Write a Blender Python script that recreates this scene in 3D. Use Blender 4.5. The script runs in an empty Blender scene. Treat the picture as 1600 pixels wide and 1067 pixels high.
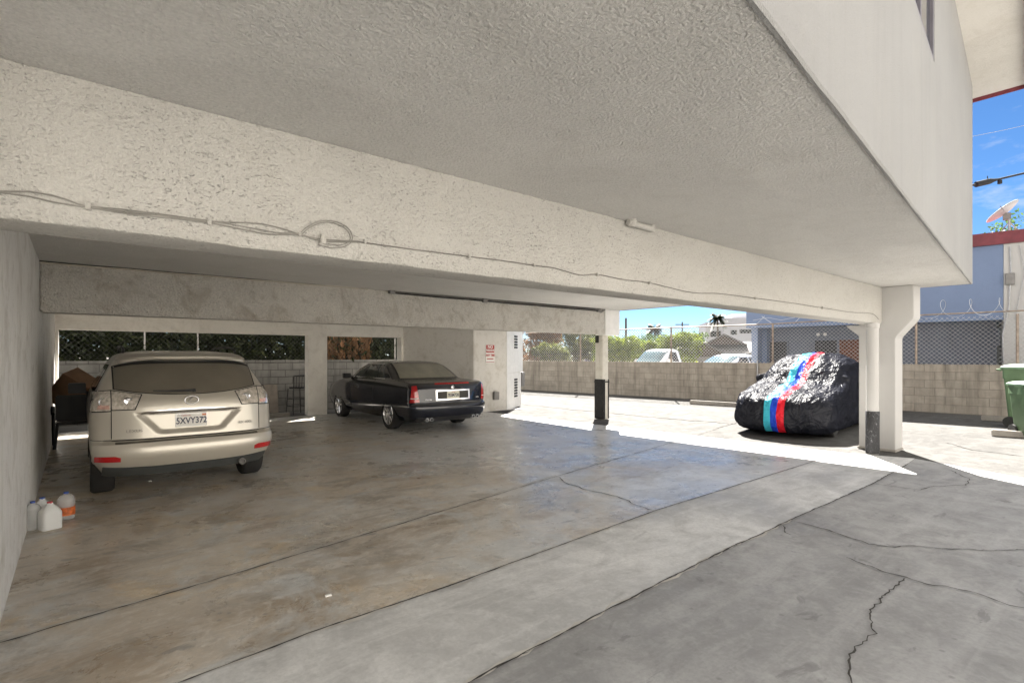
import bpy, bmesh, math, random
import numpy as np
from mathutils import Vector, Matrix, noise
C = bpy.context.scene.collection
SC = bpy.context.scene
R = math.radians
A = R(39.64); CA, SA = math.cos(A), math.sin(A)
H = 1.6; F = 820.0; CX, CY = 800.0, 556.0      # eye height, focal length and horizon measured on the photograph

def W(u, v, z=0.0): return Vector((CA*u - SA*v, SA*u + CA*v, z))        # building frame -> world
def UV(p): return (CA*p[0] + SA*p[1], -SA*p[0] + CA*p[1])
def G(px, py, z=0.0):                                                   # a pixel on a horizontal plane
    d = F*(H - z)/(py - CY); return Vector(((px-CX)/F*d, d, z))
def onv(px, py, v):                                                     # a pixel on a plane v = const -> (u, v, z)
    s = (px-CX)/F
    u = v*(SA + s*CA)/(CA - s*SA); y = SA*u + CA*v
    return (u, v, H + (CY-py)/F*y)
def D(px, py, d): return Vector(((px-CX)/F*d, d, H + (CY-py)/F*d))

# ------------------------------------------------------------------ meshes
class MB:
    def __init__(s): s.v = []; s.f = []
    def add(s, vs, fs):
        o = len(s.v); s.v += [tuple(x) for x in vs]; s.f += [tuple(i+o for i in f) for f in fs]; return s
    def box(s, x0, x1, y0, y1, z0, z1):
        return s.add([(x0,y0,z0),(x1,y0,z0),(x1,y1,z0),(x0,y1,z0),(x0,y0,z1),(x1,y0,z1),(x1,y1,z1),(x0,y1,z1)],
                     [(3,2,1,0),(4,5,6,7),(0,1,5,4),(1,2,6,5),(2,3,7,6),(3,0,4,7)])
    def obox(s, c, half, rot):
        m = Matrix.Translation(c) @ rot.to_4x4()
        vs = [m @ Vector((a*half[0], b*half[1], d*half[2])) for d in (-1,1) for a, b in ((-1,-1),(1,-1),(1,1),(-1,1))]
        return s.add(vs, [(3,2,1,0),(4,5,6,7),(0,1,5,4),(1,2,6,5),(2,3,7,6),(3,0,4,7)])
    def prism(s, poly, z0, z1):
        a = sum(poly[i][0]*poly[(i+1)%len(poly)][1]-poly[(i+1)%len(poly)][0]*poly[i][1] for i in range(len(poly)))
        if a < 0: poly = poly[::-1]
        n = len(poly)
        return s.add([(p[0],p[1],z0) for p in poly]+[(p[0],p[1],z1) for p in poly],
                     [tuple(range(n-1,-1,-1)), tuple(range(n,2*n))]+[(i,(i+1)%n,n+(i+1)%n,n+i) for i in range(n)])
    def tube(s, pts, r, n=8, cap=True):
        pts = [Vector(p) for p in pts]; rs = r if isinstance(r, (list, tuple)) else [r]*len(pts)
        o = len(s.v); up = None
        for i, p in enumerate(pts):
            t = (pts[min(i+1,len(pts)-1)] - pts[max(i-1,0)]).normalized()
            if up is None: up = Vector((0,0,1)) if abs(t.z) < .9 else Vector((1,0,0))
            a = t.cross(up).normalized(); b = a.cross(t).normalized(); up = b
            for k in range(n):
                q = 2*math.pi*k/n; s.v.append(tuple(p + (a*math.cos(q)+b*math.sin(q))*rs[i]))
        for i in range(len(pts)-1):
            for k in range(n):
                s.f.append((o+i*n+k, o+i*n+(k+1)%n, o+(i+1)*n+(k+1)%n, o+(i+1)*n+k))
        if cap:
            s.f.append(tuple(o+k for k in range(n-1,-1,-1))); s.f.append(tuple(o+(len(pts)-1)*n+k for k in range(n)))
        return s
    def lathe(s, prof, n=24, c=(0,0,0), axis='z', cap=True):
        o = len(s.v)
        for r, h in prof:
            for k in range(n):
                q = 2*math.pi*k/n; x, y = r*math.cos(q), r*math.sin(q)
                p = (x,y,h) if axis == 'z' else ((x,h,y) if axis == 'y' else (h,x,y))
                s.v.append((p[0]+c[0],p[1]+c[1],p[2]+c[2]))
        for i in range(len(prof)-1):
            for k in range(n):
                s.f.append((o+i*n+k, o+i*n+(k+1)%n, o+(i+1)*n+(k+1)%n, o+(i+1)*n+k))
        if cap: s.f.append(tuple(o+k for k in range(n-1,-1,-1))); s.f.append(tuple(o+(len(prof)-1)*n+k for k in range(n)))
        return s
    def grid(s, P, flip=False):
        o = len(s.v); n, m = len(P), len(P[0])
        for row in P: s.v += [tuple(p) for p in row]
        for i in range(n-1):
            for j in range(m-1):
                f = (o+i*m+j, o+i*m+j+1, o+(i+1)*m+j+1, o+(i+1)*m+j); s.f.append(f[::-1] if flip else f)
        return s
    def xf(s, m):
        s.v = [tuple(m @ Vector(p)) for p in s.v]; return s
    def build(s, name, mat, parent=None, smooth=None, bevel=0, fix=True):
        me = bpy.data.meshes.new(name); me.from_pydata(s.v, [], s.f); me.update()
        bm = bmesh.new(); bm.from_mesh(me)
        if fix: bmesh.ops.recalc_face_normals(bm, faces=bm.faces[:])
        if bevel:
            es = [e for e in bm.edges if len(e.link_faces) == 2 and e.calc_face_angle(0) > .5]
            bmesh.ops.bevel(bm, geom=es, offset=bevel, segments=2, affect='EDGES', clamp_overlap=True)
        if smooth:
            for f in bm.faces: f.smooth = True
            for e in bm.edges:
                if len(e.link_faces) == 2 and e.calc_face_angle(0) > R(smooth): e.smooth = False
        bm.to_mesh(me); bm.free()
        return link(name, me, mat, parent)

def link(name, me, mat, parent=None):
    o = bpy.data.objects.new(name, me); C.objects.link(o)
    if mat:
        for m in (mat if isinstance(mat, (list, tuple)) else [mat]): me.materials.append(m)
    if parent: o.parent = parent
    return o
def tag(o, label=None, cat=None, group=None, kind=None):
    if label: o['label'] = label
    if cat: o['category'] = cat
    if group: o['group'] = group
    if kind: o['kind'] = kind
    return o
def thing(name, label, cat, loc=(0,0,0), rz=0.0, group=None):
    o = bpy.data.objects.new(name, None); C.objects.link(o); o.empty_display_size = .2
    o.location = loc; o.rotation_euler = (0,0,rz)
    return tag(o, label, cat, group)
def copy_tree(o, parent=None):
    c = o.copy(); C.objects.link(c)
    if parent: c.parent = parent
    for ch in list(o.children): copy_tree(ch, c)
    return c
def text(s, size, mat, parent, m, name='lettering', depth=.0015, sx=1.0, bold=0.0):
    cu = bpy.data.curves.new('txt', 'FONT'); cu.body = s; cu.size = size; cu.align_x = 'CENTER'; cu.align_y = 'CENTER'; cu.extrude = depth; cu.offset = bold
    t = bpy.data.objects.new('txt', cu); C.objects.link(t)
    me = bpy.data.meshes.new_from_object(t.evaluated_get(bpy.context.evaluated_depsgraph_get()))
    bpy.data.objects.remove(t); bpy.data.curves.remove(cu)
    me.transform(m @ Matrix.Diagonal((sx,1,1,1))); me.materials.clear(); me.name = name
    return link(name, me, mat, parent)
def frame(o, xa, ya, za):                                               # matrix from origin and axes
    return Matrix(((xa[0],ya[0],za[0],o[0]),(xa[1],ya[1],za[1],o[1]),(xa[2],ya[2],za[2],o[2]),(0,0,0,1)))
def cut(o, cutter_mb):
    c = cutter_mb.build('cutter', None)
    md = o.modifiers.new('b', 'BOOLEAN'); md.operation = 'DIFFERENCE'; md.object = c; md.solver = 'EXACT'
    bpy.context.view_layer.update()
    me = bpy.data.meshes.new_from_object(o.evaluated_get(bpy.context.evaluated_depsgraph_get()))
    o.modifiers.clear(); o.data = me; bpy.data.objects.remove(c)
    bm = bmesh.new(); bm.from_mesh(me)
    for f in bm.faces: f.smooth = True
    for e in bm.edges:
        if len(e.link_faces) == 2 and e.calc_face_angle(0) > R(38): e.smooth = False
    bm.to_mesh(me); bm.free()

# ------------------------------------------------------------------ materials
class NT:
    def __init__(s, name):
        s.m = bpy.data.materials.new(name); s.m.use_nodes = True; s.t = s.m.node_tree; s.t.nodes.clear()
        s.out = s.n('ShaderNodeOutputMaterial'); s.b = s.n('ShaderNodeBsdfPrincipled'); s.l(s.b.outputs[0], s.out.inputs[0])
        s.co = s.n('ShaderNodeTexCoord').outputs['Object']
    def n(s, k, **kw):
        x = s.t.nodes.new(k)
        for a, b in kw.items(): setattr(x, a, b)
        return x
    def l(s, a, b): s.t.links.new(a, b)
    def put(s, sock, val):
        if hasattr(val, 'is_linked') or isinstance(val, bpy.types.NodeSocket): s.l(val, sock)
        elif isinstance(val, (tuple, list)) and len(val) == 3 and sock.type == 'RGBA': sock.default_value = (*val, 1)
        else: sock.default_value = val
    def noise(s, scale, detail=4, rough=.55, dist=0, vec=None, typ='FBM'):
        x = s.n('ShaderNodeTexNoise'); x.noise_type = typ; x.inputs['Scale'].default_value = scale; x.inputs['Detail'].default_value = detail
        x.inputs['Roughness'].default_value = rough; x.inputs['Distortion'].default_value = dist; s.l(vec or s.co, x.inputs['Vector']); return x.outputs[0]
    def vor(s, scale, feature='F1', vec=None, out=0):
        x = s.n('ShaderNodeTexVoronoi', feature=feature); x.inputs['Scale'].default_value = scale; s.l(vec or s.co, x.inputs['Vector']); return x.outputs[out]
    def ramp(s, fac, stops):
        x = s.n('ShaderNodeValToRGB'); e = x.color_ramp.elements
        while len(e) < len(stops): e.new(.5)
        for i, (p, c) in enumerate(stops):
            e[i].position = p; e[i].color = (*c, 1) if isinstance(c, (tuple, list)) else (c, c, c, 1)
        s.l(fac, x.inputs[0]); return x.outputs[0]
    def mix(s, fac, a, b, mode='MIX'):
        x = s.n('ShaderNodeMix', data_type='RGBA', blend_type=mode); s.put(x.inputs[0], fac); s.put(x.inputs[6], a); s.put(x.inputs[7], b); return x.outputs[2]
    def math(s, op, a, b=0.0, clamp=False):
        x = s.n('ShaderNodeMath', operation=op, use_clamp=clamp); s.put(x.inputs[0], a); s.put(x.inputs[1], b); return x.outputs[0]
    def mapv(s, scale=(1,1,1), loc=(0,0,0), rot=(0,0,0), vec=None):
        x = s.n('ShaderNodeMapping'); x.inputs['Scale'].default_value = scale; x.inputs['Location'].default_value = loc; x.inputs['Rotation'].default_value = rot
        s.l(vec or s.co, x.inputs[0]); return x.outputs[0]
    def xyz(s, vec=None):
        x = s.n('ShaderNodeSeparateXYZ'); s.l(vec or s.co, x.inputs[0]); return x.outputs
    def comb(s, x, y, z=0.0):
        k = s.n('ShaderNodeCombineXYZ'); s.put(k.inputs[0], x); s.put(k.inputs[1], y); s.put(k.inputs[2], z); return k.outputs[0]
    def bump(s, h, dist, strength=1.0, normal=None):
        x = s.n('ShaderNodeBump'); x.inputs['Distance'].default_value = dist; x.inputs['Strength'].default_value = strength; s.l(h, x.inputs['Height'])
        if normal: s.l(normal, x.inputs['Normal'])
        return x.outputs[0]
    def set(s, **kw):
        names = dict(color='Base Color', rough='Roughness', metal='Metallic', normal='Normal', coat='Coat Weight', coat_rough='Coat Roughness',
                     spec='Specular IOR Level', trans='Transmission Weight', ior='IOR', alpha='Alpha', sheen='Sheen Weight', sss='Subsurface Weight')
        for k, v in kw.items(): s.put(s.b.inputs[names[k]], v)
        return s.m

def plain(name, c, rough=.5, metal=0.0, var=.12, scale=6.0, bump=0.0, bscale=60.0, coat=0.0, **kw):
    t = NT(name); n = t.noise(scale, 5)
    lo = tuple(x*(1-var) for x in c); hi = tuple(min(1, x*(1+var)) for x in c)
    t.set(color=t.ramp(n, [(.3, lo), (.7, hi)]), rough=rough, metal=metal, coat=coat, **kw)
    if bump: t.set(normal=t.bump(t.noise(bscale, 3), bump))
    return t.m

def stucco(name, c, grain=55.0, depth=.006, pits=.5, dirt=(.30,.27,.22), dirt_amt=.35, blotch=.1, grain_shade=.12, pit_scale=70.0, drips=0.0):
    # sprayed stucco: bump grain and pits, their shade also painted as darker colour
    t = NT(name)
    big = t.noise(.7, 6, .6); mid = t.noise(7, 5, .65)
    col = t.mix(t.ramp(big, [(.35, 0), (.75, 1)]), tuple(x*(1-blotch) for x in c), c)
    d = t.math('MULTIPLY', t.ramp(t.noise(2.2, 8, .7, 1.0), [(.50, 0), (.74, 1)]), dirt_amt)
    col = t.mix(d, col, dirt)
    d2 = t.math('MULTIPLY', t.ramp(t.noise(6.5, 8, .75, .6), [(.54, 0), (.70, 1)]), dirt_amt*.7)
    col = t.mix(d2, col, tuple(x*.8 for x in dirt))
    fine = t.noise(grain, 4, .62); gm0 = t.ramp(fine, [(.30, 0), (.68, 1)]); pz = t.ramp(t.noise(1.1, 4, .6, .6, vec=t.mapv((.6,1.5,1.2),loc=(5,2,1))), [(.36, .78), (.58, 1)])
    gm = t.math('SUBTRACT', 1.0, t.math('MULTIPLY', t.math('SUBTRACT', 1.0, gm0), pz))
    col = t.mix(t.math('MULTIPLY', t.math('SUBTRACT', 1.0, gm), grain_shade*2), col, tuple(x*.62 for x in c))
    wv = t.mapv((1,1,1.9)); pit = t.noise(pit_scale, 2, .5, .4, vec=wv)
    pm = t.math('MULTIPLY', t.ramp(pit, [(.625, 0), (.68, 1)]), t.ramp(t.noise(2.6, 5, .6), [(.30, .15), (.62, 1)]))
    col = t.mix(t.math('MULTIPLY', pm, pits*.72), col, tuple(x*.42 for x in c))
    if drips:
        ds = t.math('MULTIPLY', t.ramp(t.noise(1.0, 7, .7, .3, vec=t.mapv((5.5,5.5,.28))), [(.50, 0), (.72, 1)]), drips)
        col = t.mix(ds, col, tuple(x*.62 for x in c))
    h = t.math('SUBTRACT', gm, t.math('MULTIPLY', pm, pits))
    t.set(color=col, rough=.9, spec=.2, normal=t.bump(h, depth, 1.0, t.bump(mid, depth*2.0)))
    return t.m
# ------------------------------------------------------------------ world, sun, camera
SUN_EL, SUN_DIR = R(44), Vector((.20, .98, 0)).normalized()
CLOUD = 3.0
w = bpy.data.worlds.new('World'); SC.world = w; w.use_nodes = True
wt = w.node_tree; bgn = wt.nodes['Background']
sky = wt.nodes.new('ShaderNodeTexSky'); sky.sky_type = 'NISHITA'; sky.sun_disc = False
sky.sun_elevation = SUN_EL; sky.sun_rotation = math.atan2(SUN_DIR.x, SUN_DIR.y)
sky.air_density = .7; sky.dust_density = 0.0; sky.ozone_density = 5.0; sky.altitude = 100
hs = wt.nodes.new('ShaderNodeHueSaturation'); hs.inputs['Saturation'].default_value = 1.12; hs.inputs['Value'].default_value = .41
# thin wisps sunward; unseen bright cloud added elsewhere to fill the shade
tc = wt.nodes.new('ShaderNodeTexCoord'); mp = wt.nodes.new('ShaderNodeMapping'); mp.inputs['Scale'].default_value = (1.2, 1.2, 3.6)
nz = wt.nodes.new('ShaderNodeTexNoise'); nz.inputs['Scale'].default_value = 2.6; nz.inputs['Detail'].default_value = 9; nz.inputs['Roughness'].default_value = .62
sx = wt.nodes.new('ShaderNodeSeparateXYZ')
def wm(op, p, q, cl=False):
    k = wt.nodes.new('ShaderNodeMath'); k.operation = op; k.use_clamp = cl
    for s_, v_ in ((0,p),(1,q)):
        if isinstance(v_, (int, float)): k.inputs[s_].default_value = v_
        else: wt.links.new(v_, k.inputs[s_])
    return k.outputs[0]
L = wt.links.new
L(sky.outputs[0], hs.inputs['Color']); L(tc.outputs['Generated'], mp.inputs[0]); L(mp.outputs[0], nz.inputs['Vector']); L(tc.outputs['Generated'], sx.inputs[0])
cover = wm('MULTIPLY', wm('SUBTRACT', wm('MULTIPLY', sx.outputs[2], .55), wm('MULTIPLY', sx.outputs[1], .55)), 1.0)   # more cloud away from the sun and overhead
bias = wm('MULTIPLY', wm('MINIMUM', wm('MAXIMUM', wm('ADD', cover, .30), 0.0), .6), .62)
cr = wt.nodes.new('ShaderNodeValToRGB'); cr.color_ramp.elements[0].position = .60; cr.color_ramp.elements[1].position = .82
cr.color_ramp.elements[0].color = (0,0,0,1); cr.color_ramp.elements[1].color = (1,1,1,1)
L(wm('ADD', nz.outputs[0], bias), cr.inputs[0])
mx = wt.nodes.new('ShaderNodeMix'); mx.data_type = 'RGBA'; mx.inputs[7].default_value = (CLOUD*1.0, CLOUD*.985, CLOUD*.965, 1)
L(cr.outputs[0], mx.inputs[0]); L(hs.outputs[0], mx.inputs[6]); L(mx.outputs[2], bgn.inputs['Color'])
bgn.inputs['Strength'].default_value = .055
sl = bpy.data.lights.new('sun', 'SUN'); sl.energy = 5.0; sl.angle = R(.5); sl.color = (1, .955, .89)
so = bpy.data.objects.new('sun', sl); C.objects.link(so); so.location = (4, 20, 20)
so.rotation_euler = (Vector((SUN_DIR.x*math.cos(SUN_EL), SUN_DIR.y*math.cos(SUN_EL), math.sin(SUN_EL)))).to_track_quat('Z', 'Y').to_euler()
cam = bpy.data.cameras.new('camera'); co = bpy.data.objects.new('camera', cam); C.objects.link(co); SC.camera = co
co.location = (0, 0, H); co.rotation_euler = (R(90), 0, 0); cam.sensor_width = 36; cam.lens = F/1600*36; cam.shift_y = (CY-533.5)/1600
cam.clip_start = .05; cam.clip_end = 2000
SC.view_settings.view_transform = 'Standard'; SC.view_settings.look = 'None'; SC.view_settings.gamma = 1; SC.view_settings.exposure = 2.8
SC.cycles.use_denoising = True; SC.cycles.max_bounces = 12; SC.cycles.diffuse_bounces = 8; SC.cycles.transparent_max_bounces = 16
SC.cycles.sample_clamp_indirect = 10

# ------------------------------------------------------------------ materials
M = {}
WHITE = (.78, .755, .69)
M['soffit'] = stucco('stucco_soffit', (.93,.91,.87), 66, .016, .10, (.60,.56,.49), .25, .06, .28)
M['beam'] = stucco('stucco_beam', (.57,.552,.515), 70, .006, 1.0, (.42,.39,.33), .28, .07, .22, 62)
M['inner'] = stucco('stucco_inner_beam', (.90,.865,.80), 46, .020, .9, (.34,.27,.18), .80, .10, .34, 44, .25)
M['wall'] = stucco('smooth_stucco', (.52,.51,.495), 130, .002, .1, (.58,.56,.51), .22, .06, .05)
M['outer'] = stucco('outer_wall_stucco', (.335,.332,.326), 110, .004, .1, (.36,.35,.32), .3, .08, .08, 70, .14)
M['leftwall'] = stucco('stucco_left_wall', (.90,.89,.865), 90, .005, .3, (.36,.32,.25), .5, .12, .10, 70, .35)
M['back'] = stucco('painted_block', (.86,.83,.77), 90, .003, .1, (.40,.36,.29), .35, .12, .06)
M['closet'] = stucco('stucco_closet', (.76,.73,.68), 100, .003, .15, (.42,.37,.29), .55, .1, .08)
M['white'] = plain('white_paint', (.82,.81,.78), .55, var=.06)
M['trim'] = plain('dark_red_paint', (.16,.025,.035), .5, var=.25)
M['black'] = plain('black_rubber', (.018,.018,.018), .7, var=.4, bump=.002)
M['chrome'] = plain('chrome', (.75,.75,.76), .12, 1.0, var=.05)
M['steel'] = plain('galvanised_steel', (.42,.42,.42), .42, .8, var=.2, scale=20)
M['greybox'] = plain('grey_metal_box', (.22,.21,.20), .55, var=.2)
M['plastic_dark'] = plain('dark_plastic', (.03,.03,.032), .5, var=.3)

def concrete(name, base, stain=None, stain_amt=0.0, pol=.55, grey=None, lines=False, spots=.5):
    t = NT(name); S = lambda k: tuple(x*k for x in base)
    n1 = t.noise(.55, 9, .66, .7); n2 = t.noise(3.4, 8, .70, .5); n3 = t.noise(38, 5, .7); n4 = t.noise(11, 6, .7, .3)
    ang = t.mapv((.30, 2.0, 1), rot=(0,0,R(-8))); st = t.noise(2.2, 7, .66, .5, vec=ang)
    col = t.mix(t.ramp(n1, [(.38, 0), (.60, 1)]), S(.66), S(1.12))
    col = t.mix(t.ramp(n2, [(.44, 0), (.64, .7)]), col, S(.64))
    col = t.mix(t.ramp(st, [(.50, 0), (.66, .40)]), col, S(1.25))
    if stain:
        cu = t.xyz(); m = t.math('MULTIPLY', t.ramp(t.math('ADD', t.noise(.50, 8, .66, .6), t.math('MULTIPLY', cu[0], -.040)), [(.24, 0), (.46, 1)]), stain_amt)
        col = t.mix(m, col, stain)
        dn = t.math('MULTIPLY', t.ramp(t.noise(1.5, 8, .7, .9, vec=t.mapv((.7,1.3,1),loc=(2,5,0))), [(.49, 0), (.59, 1)]), t.math('MULTIPLY', m, .85))
        col = t.mix(dn, col, tuple(x*.46 for x in stain))
        bs = t.math('MULTIPLY', t.ramp(t.noise(.62, 6, .62, 1.6, vec=t.mapv((.8,1.5,1),loc=(11,6,0))), [(.53, 0), (.60, .9)]), m)
        col = t.mix(bs, col, (stain[0]*.62, stain[1]*.55, stain[2]*.46))
        yel = t.math('MULTIPLY', t.ramp(t.noise(.9, 7, .66, 1.2, vec=t.mapv(loc=(7,3,0))), [(.52, 0), (.66, 1)]), t.math('MULTIPLY', m, .6))
        col = t.mix(yel, col, (stain[0]*1.35, stain[1]*1.22, stain[2]*.95))
        gr = t.ramp(t.noise(1.2, 8, .7, .9, vec=t.mapv(loc=(1,9,0))), [(.50, 0), (.62, .80)])
        col = t.mix(gr, col, (base[0]*.80, base[1]*.83, base[2]*.86))
        sc = t.ramp(t.noise(2.6, 8, .75, 1.5, vec=t.mapv((.5,1.5,1),loc=(4,4,0))), [(.56, 0), (.68, .6)])
        col = t.mix(sc, col, (base[0]*1.02, base[1]*1.0, base[2]*.97))
    dk = t.ramp(t.noise(.75, 6, .6, .9, vec=t.mapv(loc=(3.3,-4,0))), [(.60, 0), (.70, 1)])
    col = t.mix(t.math('MULTIPLY', dk, spots*.75), col, S(.38))
    dk2 = t.math('MULTIPLY', t.ramp(t.noise(3.1, 5, .6, .6, vec=t.mapv((.8,1.6,1),loc=(-3,8,0))), [(.635, 0), (.68, 1)]), spots*1.2)
    col = t.mix(dk2, col, S(.30))
    sp = t.math('MULTIPLY', t.ramp(t.vor(7.5), [(.07, 1), (.14, 0)]), t.ramp(t.noise(2.4, 2), [(.50, 0), (.58, 1)]))
    col = t.mix(t.math('MULTIPLY', sp, spots), col, S(.25))
    col = t.mix(t.ramp(n3, [(.42, 0), (.68, .32)]), col, S(.50))
    col = t.mix(t.ramp(n4, [(.50, 0), (.66, .25)]), col, S(1.2))
    rg = t.ramp(t.math('ADD', t.math('MULTIPLY', n1, .6), t.math('MULTIPLY', n2, .5)), [(.42, pol-.14), (.70, pol+.16)])
    h = t.math('ADD', t.math('MULTIPLY', n2, .6), t.math('MULTIPLY', n3, .35))
    t.set(color=col, rough=rg, spec=.5, normal=t.bump(h, .005, .8))
    return t.m
M['lot'] = concrete('lot_concrete', (.108,.105,.100), pol=.92, spots=.2)
M['lot'].node_tree.nodes['Principled BSDF'].inputs['Specular IOR Level'].default_value = .08
M['drive'] = concrete('driveway_concrete', (.37,.367,.362), pol=.62, spots=.4)
M['apron'] = concrete('apron_concrete', (.64,.637,.625), pol=.6, spots=.2)
M['garage'] = concrete('garage_concrete', (.68,.67,.64), (.50,.43,.345), .88, pol=.33, spots=.55)
M['crack'] = plain('crack_fill', (.055,.050,.045), .95, var=.4)
M['seam'] = plain('pale_seam', (.5,.48,.44), .9, var=.2)

# ------------------------------------------------------------------ ground
MB().grid([[(x, y, -.012) for x in (-500,-60,-20,0,20,60,500)] for y in (-500,-60,-20,0,20,60,900)]).build('ground', plain('dry_earth', (.10,.09,.075), .95, scale=.3, var=.3), fix=False).__setitem__('kind', 'structure')
def slab(name, pts, z, m):
    # a poured sheet that keeps its own grain; drawn in the building frame so that object coordinates follow the joints
    o = MB().add([(p[0], p[1], z) for p in pts], [tuple(range(len(pts)))]).build(name, m)
    if o.data.polygons[0].normal.z < 0: o.data.flip_normals()
    o.rotation_euler = (0,0,A); return tag(o, kind='structure')
def gl(pts): return [UV(G(*p)) for p in pts]
J2 = gl([(275,1067),(480,989),(700,915),(1023,797.5),(1268,721.5)])            # joint between garage slab and apron
S2 = gl([(734,1064),(925,963),(1100,875),(1240,809),(1364,755),(1420,723)])    # outer edge of the apron
slab('parking_lot', [(-30,-22),(40,-22),(40,-3.3),(19,2.4),(16.2,19.6),(9,19.6),(-30,19.6)], -.008, M['lot'])
e2 = (J2[-1][0]+1.2, J2[-1][1]-.02); s2e = (S2[-1][0]+.5, S2[-1][1]+.04)
k2 = (-3.0, J2[0][1] - (J2[1][1]-J2[0][1])/(J2[1][0]-J2[0][0])*(J2[0][0]+3.0)); ks = (-3.0, S2[0][1]-.05*(S2[0][0]+3.0))
slab('driveway', [(-16,-14),(8.3,-14),(9.35,0.4),s2e]+S2[::-1]+[ks,(-16,ks[1])], -.004, M['drive'])
slab('apron', [k2]+J2+[e2,s2e]+S2[::-1]+[ks], 0.0, M['apron'])
slab('garage_floor', [k2]+J2+[e2,(9.6,5.0),(9.25,8.9),(9.0,12.0),(10.4,12.0),(10.4,14.35),(-.355,14.35),(-.355,8),(-.36,k2[1]+.3)], .004, M['garage'])
random.seed(3)
def ribbon(mb, px, wid, z, jag=.012, step=.06):
    pts = [G(*p, z) for p in px]; out = []
    for a, b in zip(pts, pts[1:]):
        n = max(1, int((b-a).length/step))
        for i in range(n): out.append(a.lerp(b, i/n))
    out.append(pts[-1]); P = []
    q = 0
    for i, p in enumerate(out):
        t = (out[min(i+1,len(out)-1)]-out[max(i-1,0)]).normalized(); nn = Vector((-t.y, t.x, 0))
        q = q*.6 + random.uniform(-1,1)*jag
        ww = wid*random.uniform(.35,1.3)*(1 if 0 < i < len(out)-1 else .2)
        P.append([p+nn*(q-ww/2), p+nn*(q+ww/2)])
    mb.grid(P)
def cr4(l): return [(700+x/1.778, 640+y/1.778) for x, y in l]
ck = MB()
ribbon(ck, [(-60,1020),(0,1003),(280,921.5),(542,843),(700,795),(869,744),(1060,688),(1112,671)], .014, .0085, .006)
ribbon(ck, [(275,1067),(480,989),(700,915),(1023,797.5),(1268,721.5),(1330,703)], .012, .0085, .004)
ribbon(ck, [(734,1064),(925,963),(1100,875),(1240,809),(1364,755),(1420,723)], .012, .0085, .006)
ribbon(ck, [(869,744),(884,753),(912,764),(938,769),(962,775),(985,785),(1005,793),(1021,797)], .014, .0085, .02)
ribbon(ck, cr4([(960,310),(1010,320),(1090,345),(1170,372),(1240,380),(1280,376),(1400,386),(1480,390),(1600,388),(1700,390)]), .013, .0045, .014, .035)
ribbon(ck, cr4([(1110,408),(1150,425),(1200,445),(1270,465),(1330,482),(1440,500),(1500,518),(1560,540),(1600,548),(1700,580)]), .013, .0045, .014, .035)
ribbon(ck, cr4([(1270,465),(1240,490),(1215,510),(1190,535),(1175,555),(1185,590),(1190,620),(1160,632),(1135,650),(1118,670),(1112,695),(1125,720),(1115,759),(1110,800)]), .010, .0045, .014, .028)
ribbon(ck, cr4([(930,320),(935,340),(950,348)]), .012, .0045, .02); ribbon(ck, cr4([(1180,205),(1310,222),(1350,212),(1440,210),(1445,190),(1390,165)]), .013, .0045, .02)
ribbon(ck, [(808,630),(900,640),(1030,652),(1150,662)], .09, .0005, .05); ribbon(ck, [(1475,690),(1520,702),(1600,712)], .045, .0005, .03)
ribbon(ck, [(1420,650),(1480,655),(1560,664),(1600,668)], .05, .0005, .03); ribbon(ck, [(1112,671),(1180,651)], .04, .0005, .02)
tag(ck.build('concrete_cracks', M['crack']), kind='structure')
sm = MB()
ribbon(sm, [(734,1064),(925,963),(1100,875),(1240,809)], .02, .0006, .02)
ribbon(sm, [(700,917),(860,857),(1023,799)], .016, .0066, .02)
ribbon(sm, [(-40,1012),(280,919.5),(542,841),(700,793),(869,742)], .022, .0065, .012)
ribbon(sm, [(275,1066),(480,990),(640,935)], .035, .0066, .02); ribbon(sm, [(720,1067),(820,1014),(925,961)], .03, .0066, .015)
tag(sm.build('worn_joint_edges', M['seam']), kind='structure')

# ------------------------------------------------------------------ the building over the carport
bl = thing('apartment_building', 'cream stucco apartment block raised on beams and columns over the open carport', 'building', (0,0,0), A)
CE, BB = 2.755, 2.135                        # carport ceiling and beam underside
ow0, ow1 = (1.687, .805), (11.06, 1.77)
def ow(u): return ow0[1] + (u-ow0[0])*(ow1[1]-ow0[1])/(ow1[0]-ow0[0])
foot = [(-9, ow(-9)), ow1, (10.72, 8.54), (10.95, 14.63), (-9, 14.63)]
TOP = 6.9
# upper storey as a shell of walls with a window opening in the outer one
wt0, wt1, wz0, wz1 = 4.60, 6.253, 4.37, 5.55      # window along u, and heights
ud = Vector((ow1[0]-ow0[0], ow1[1]-ow0[1], 0)).normalized(); un = Vector((-ud.y, ud.x, 0))
def wp0(u, off, z): return (u+un.x*off, ow(u)+un.y*off, z)
def strip(mb, u0, u1, z0, z1, th=.022):
    p = [(u0, ow(u0)), (u1, ow(u1)), (u1+un.x*th, ow(u1)+un.y*th), (u0+un.x*th, ow(u0)+un.y*th)]; mb.prism(p, z0, z1)
ww = MB(); strip(ww, -9, wt0, CE+.12, TOP); strip(ww, wt1, 11.06, CE+.12, TOP); strip(ww, wt0, wt1, CE+.12, wz0)
EP = []
for k in range(201):
    u = -9+20.06*k/200; j = .006*noise.noise(Vector((u*2.1,1,0)))+.005*noise.noise(Vector((u*8,4,0))); q = .005*noise.noise(Vector((u*1.9,5,0)))
    EP.append([wp0(u,0,CE+.12), wp0(u,q*.5,CE+.05), wp0(u,q-.002,CE+.008+j), wp0(u,q+.006,CE-.006+j), wp0(u,.022,CE-.006), wp0(u,.022,CE+.12)])
ww.grid(EP); strip(ww, wt0, wt1, wz1, TOP)
ww.build('outer_wall', M['outer'], bl)
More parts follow.
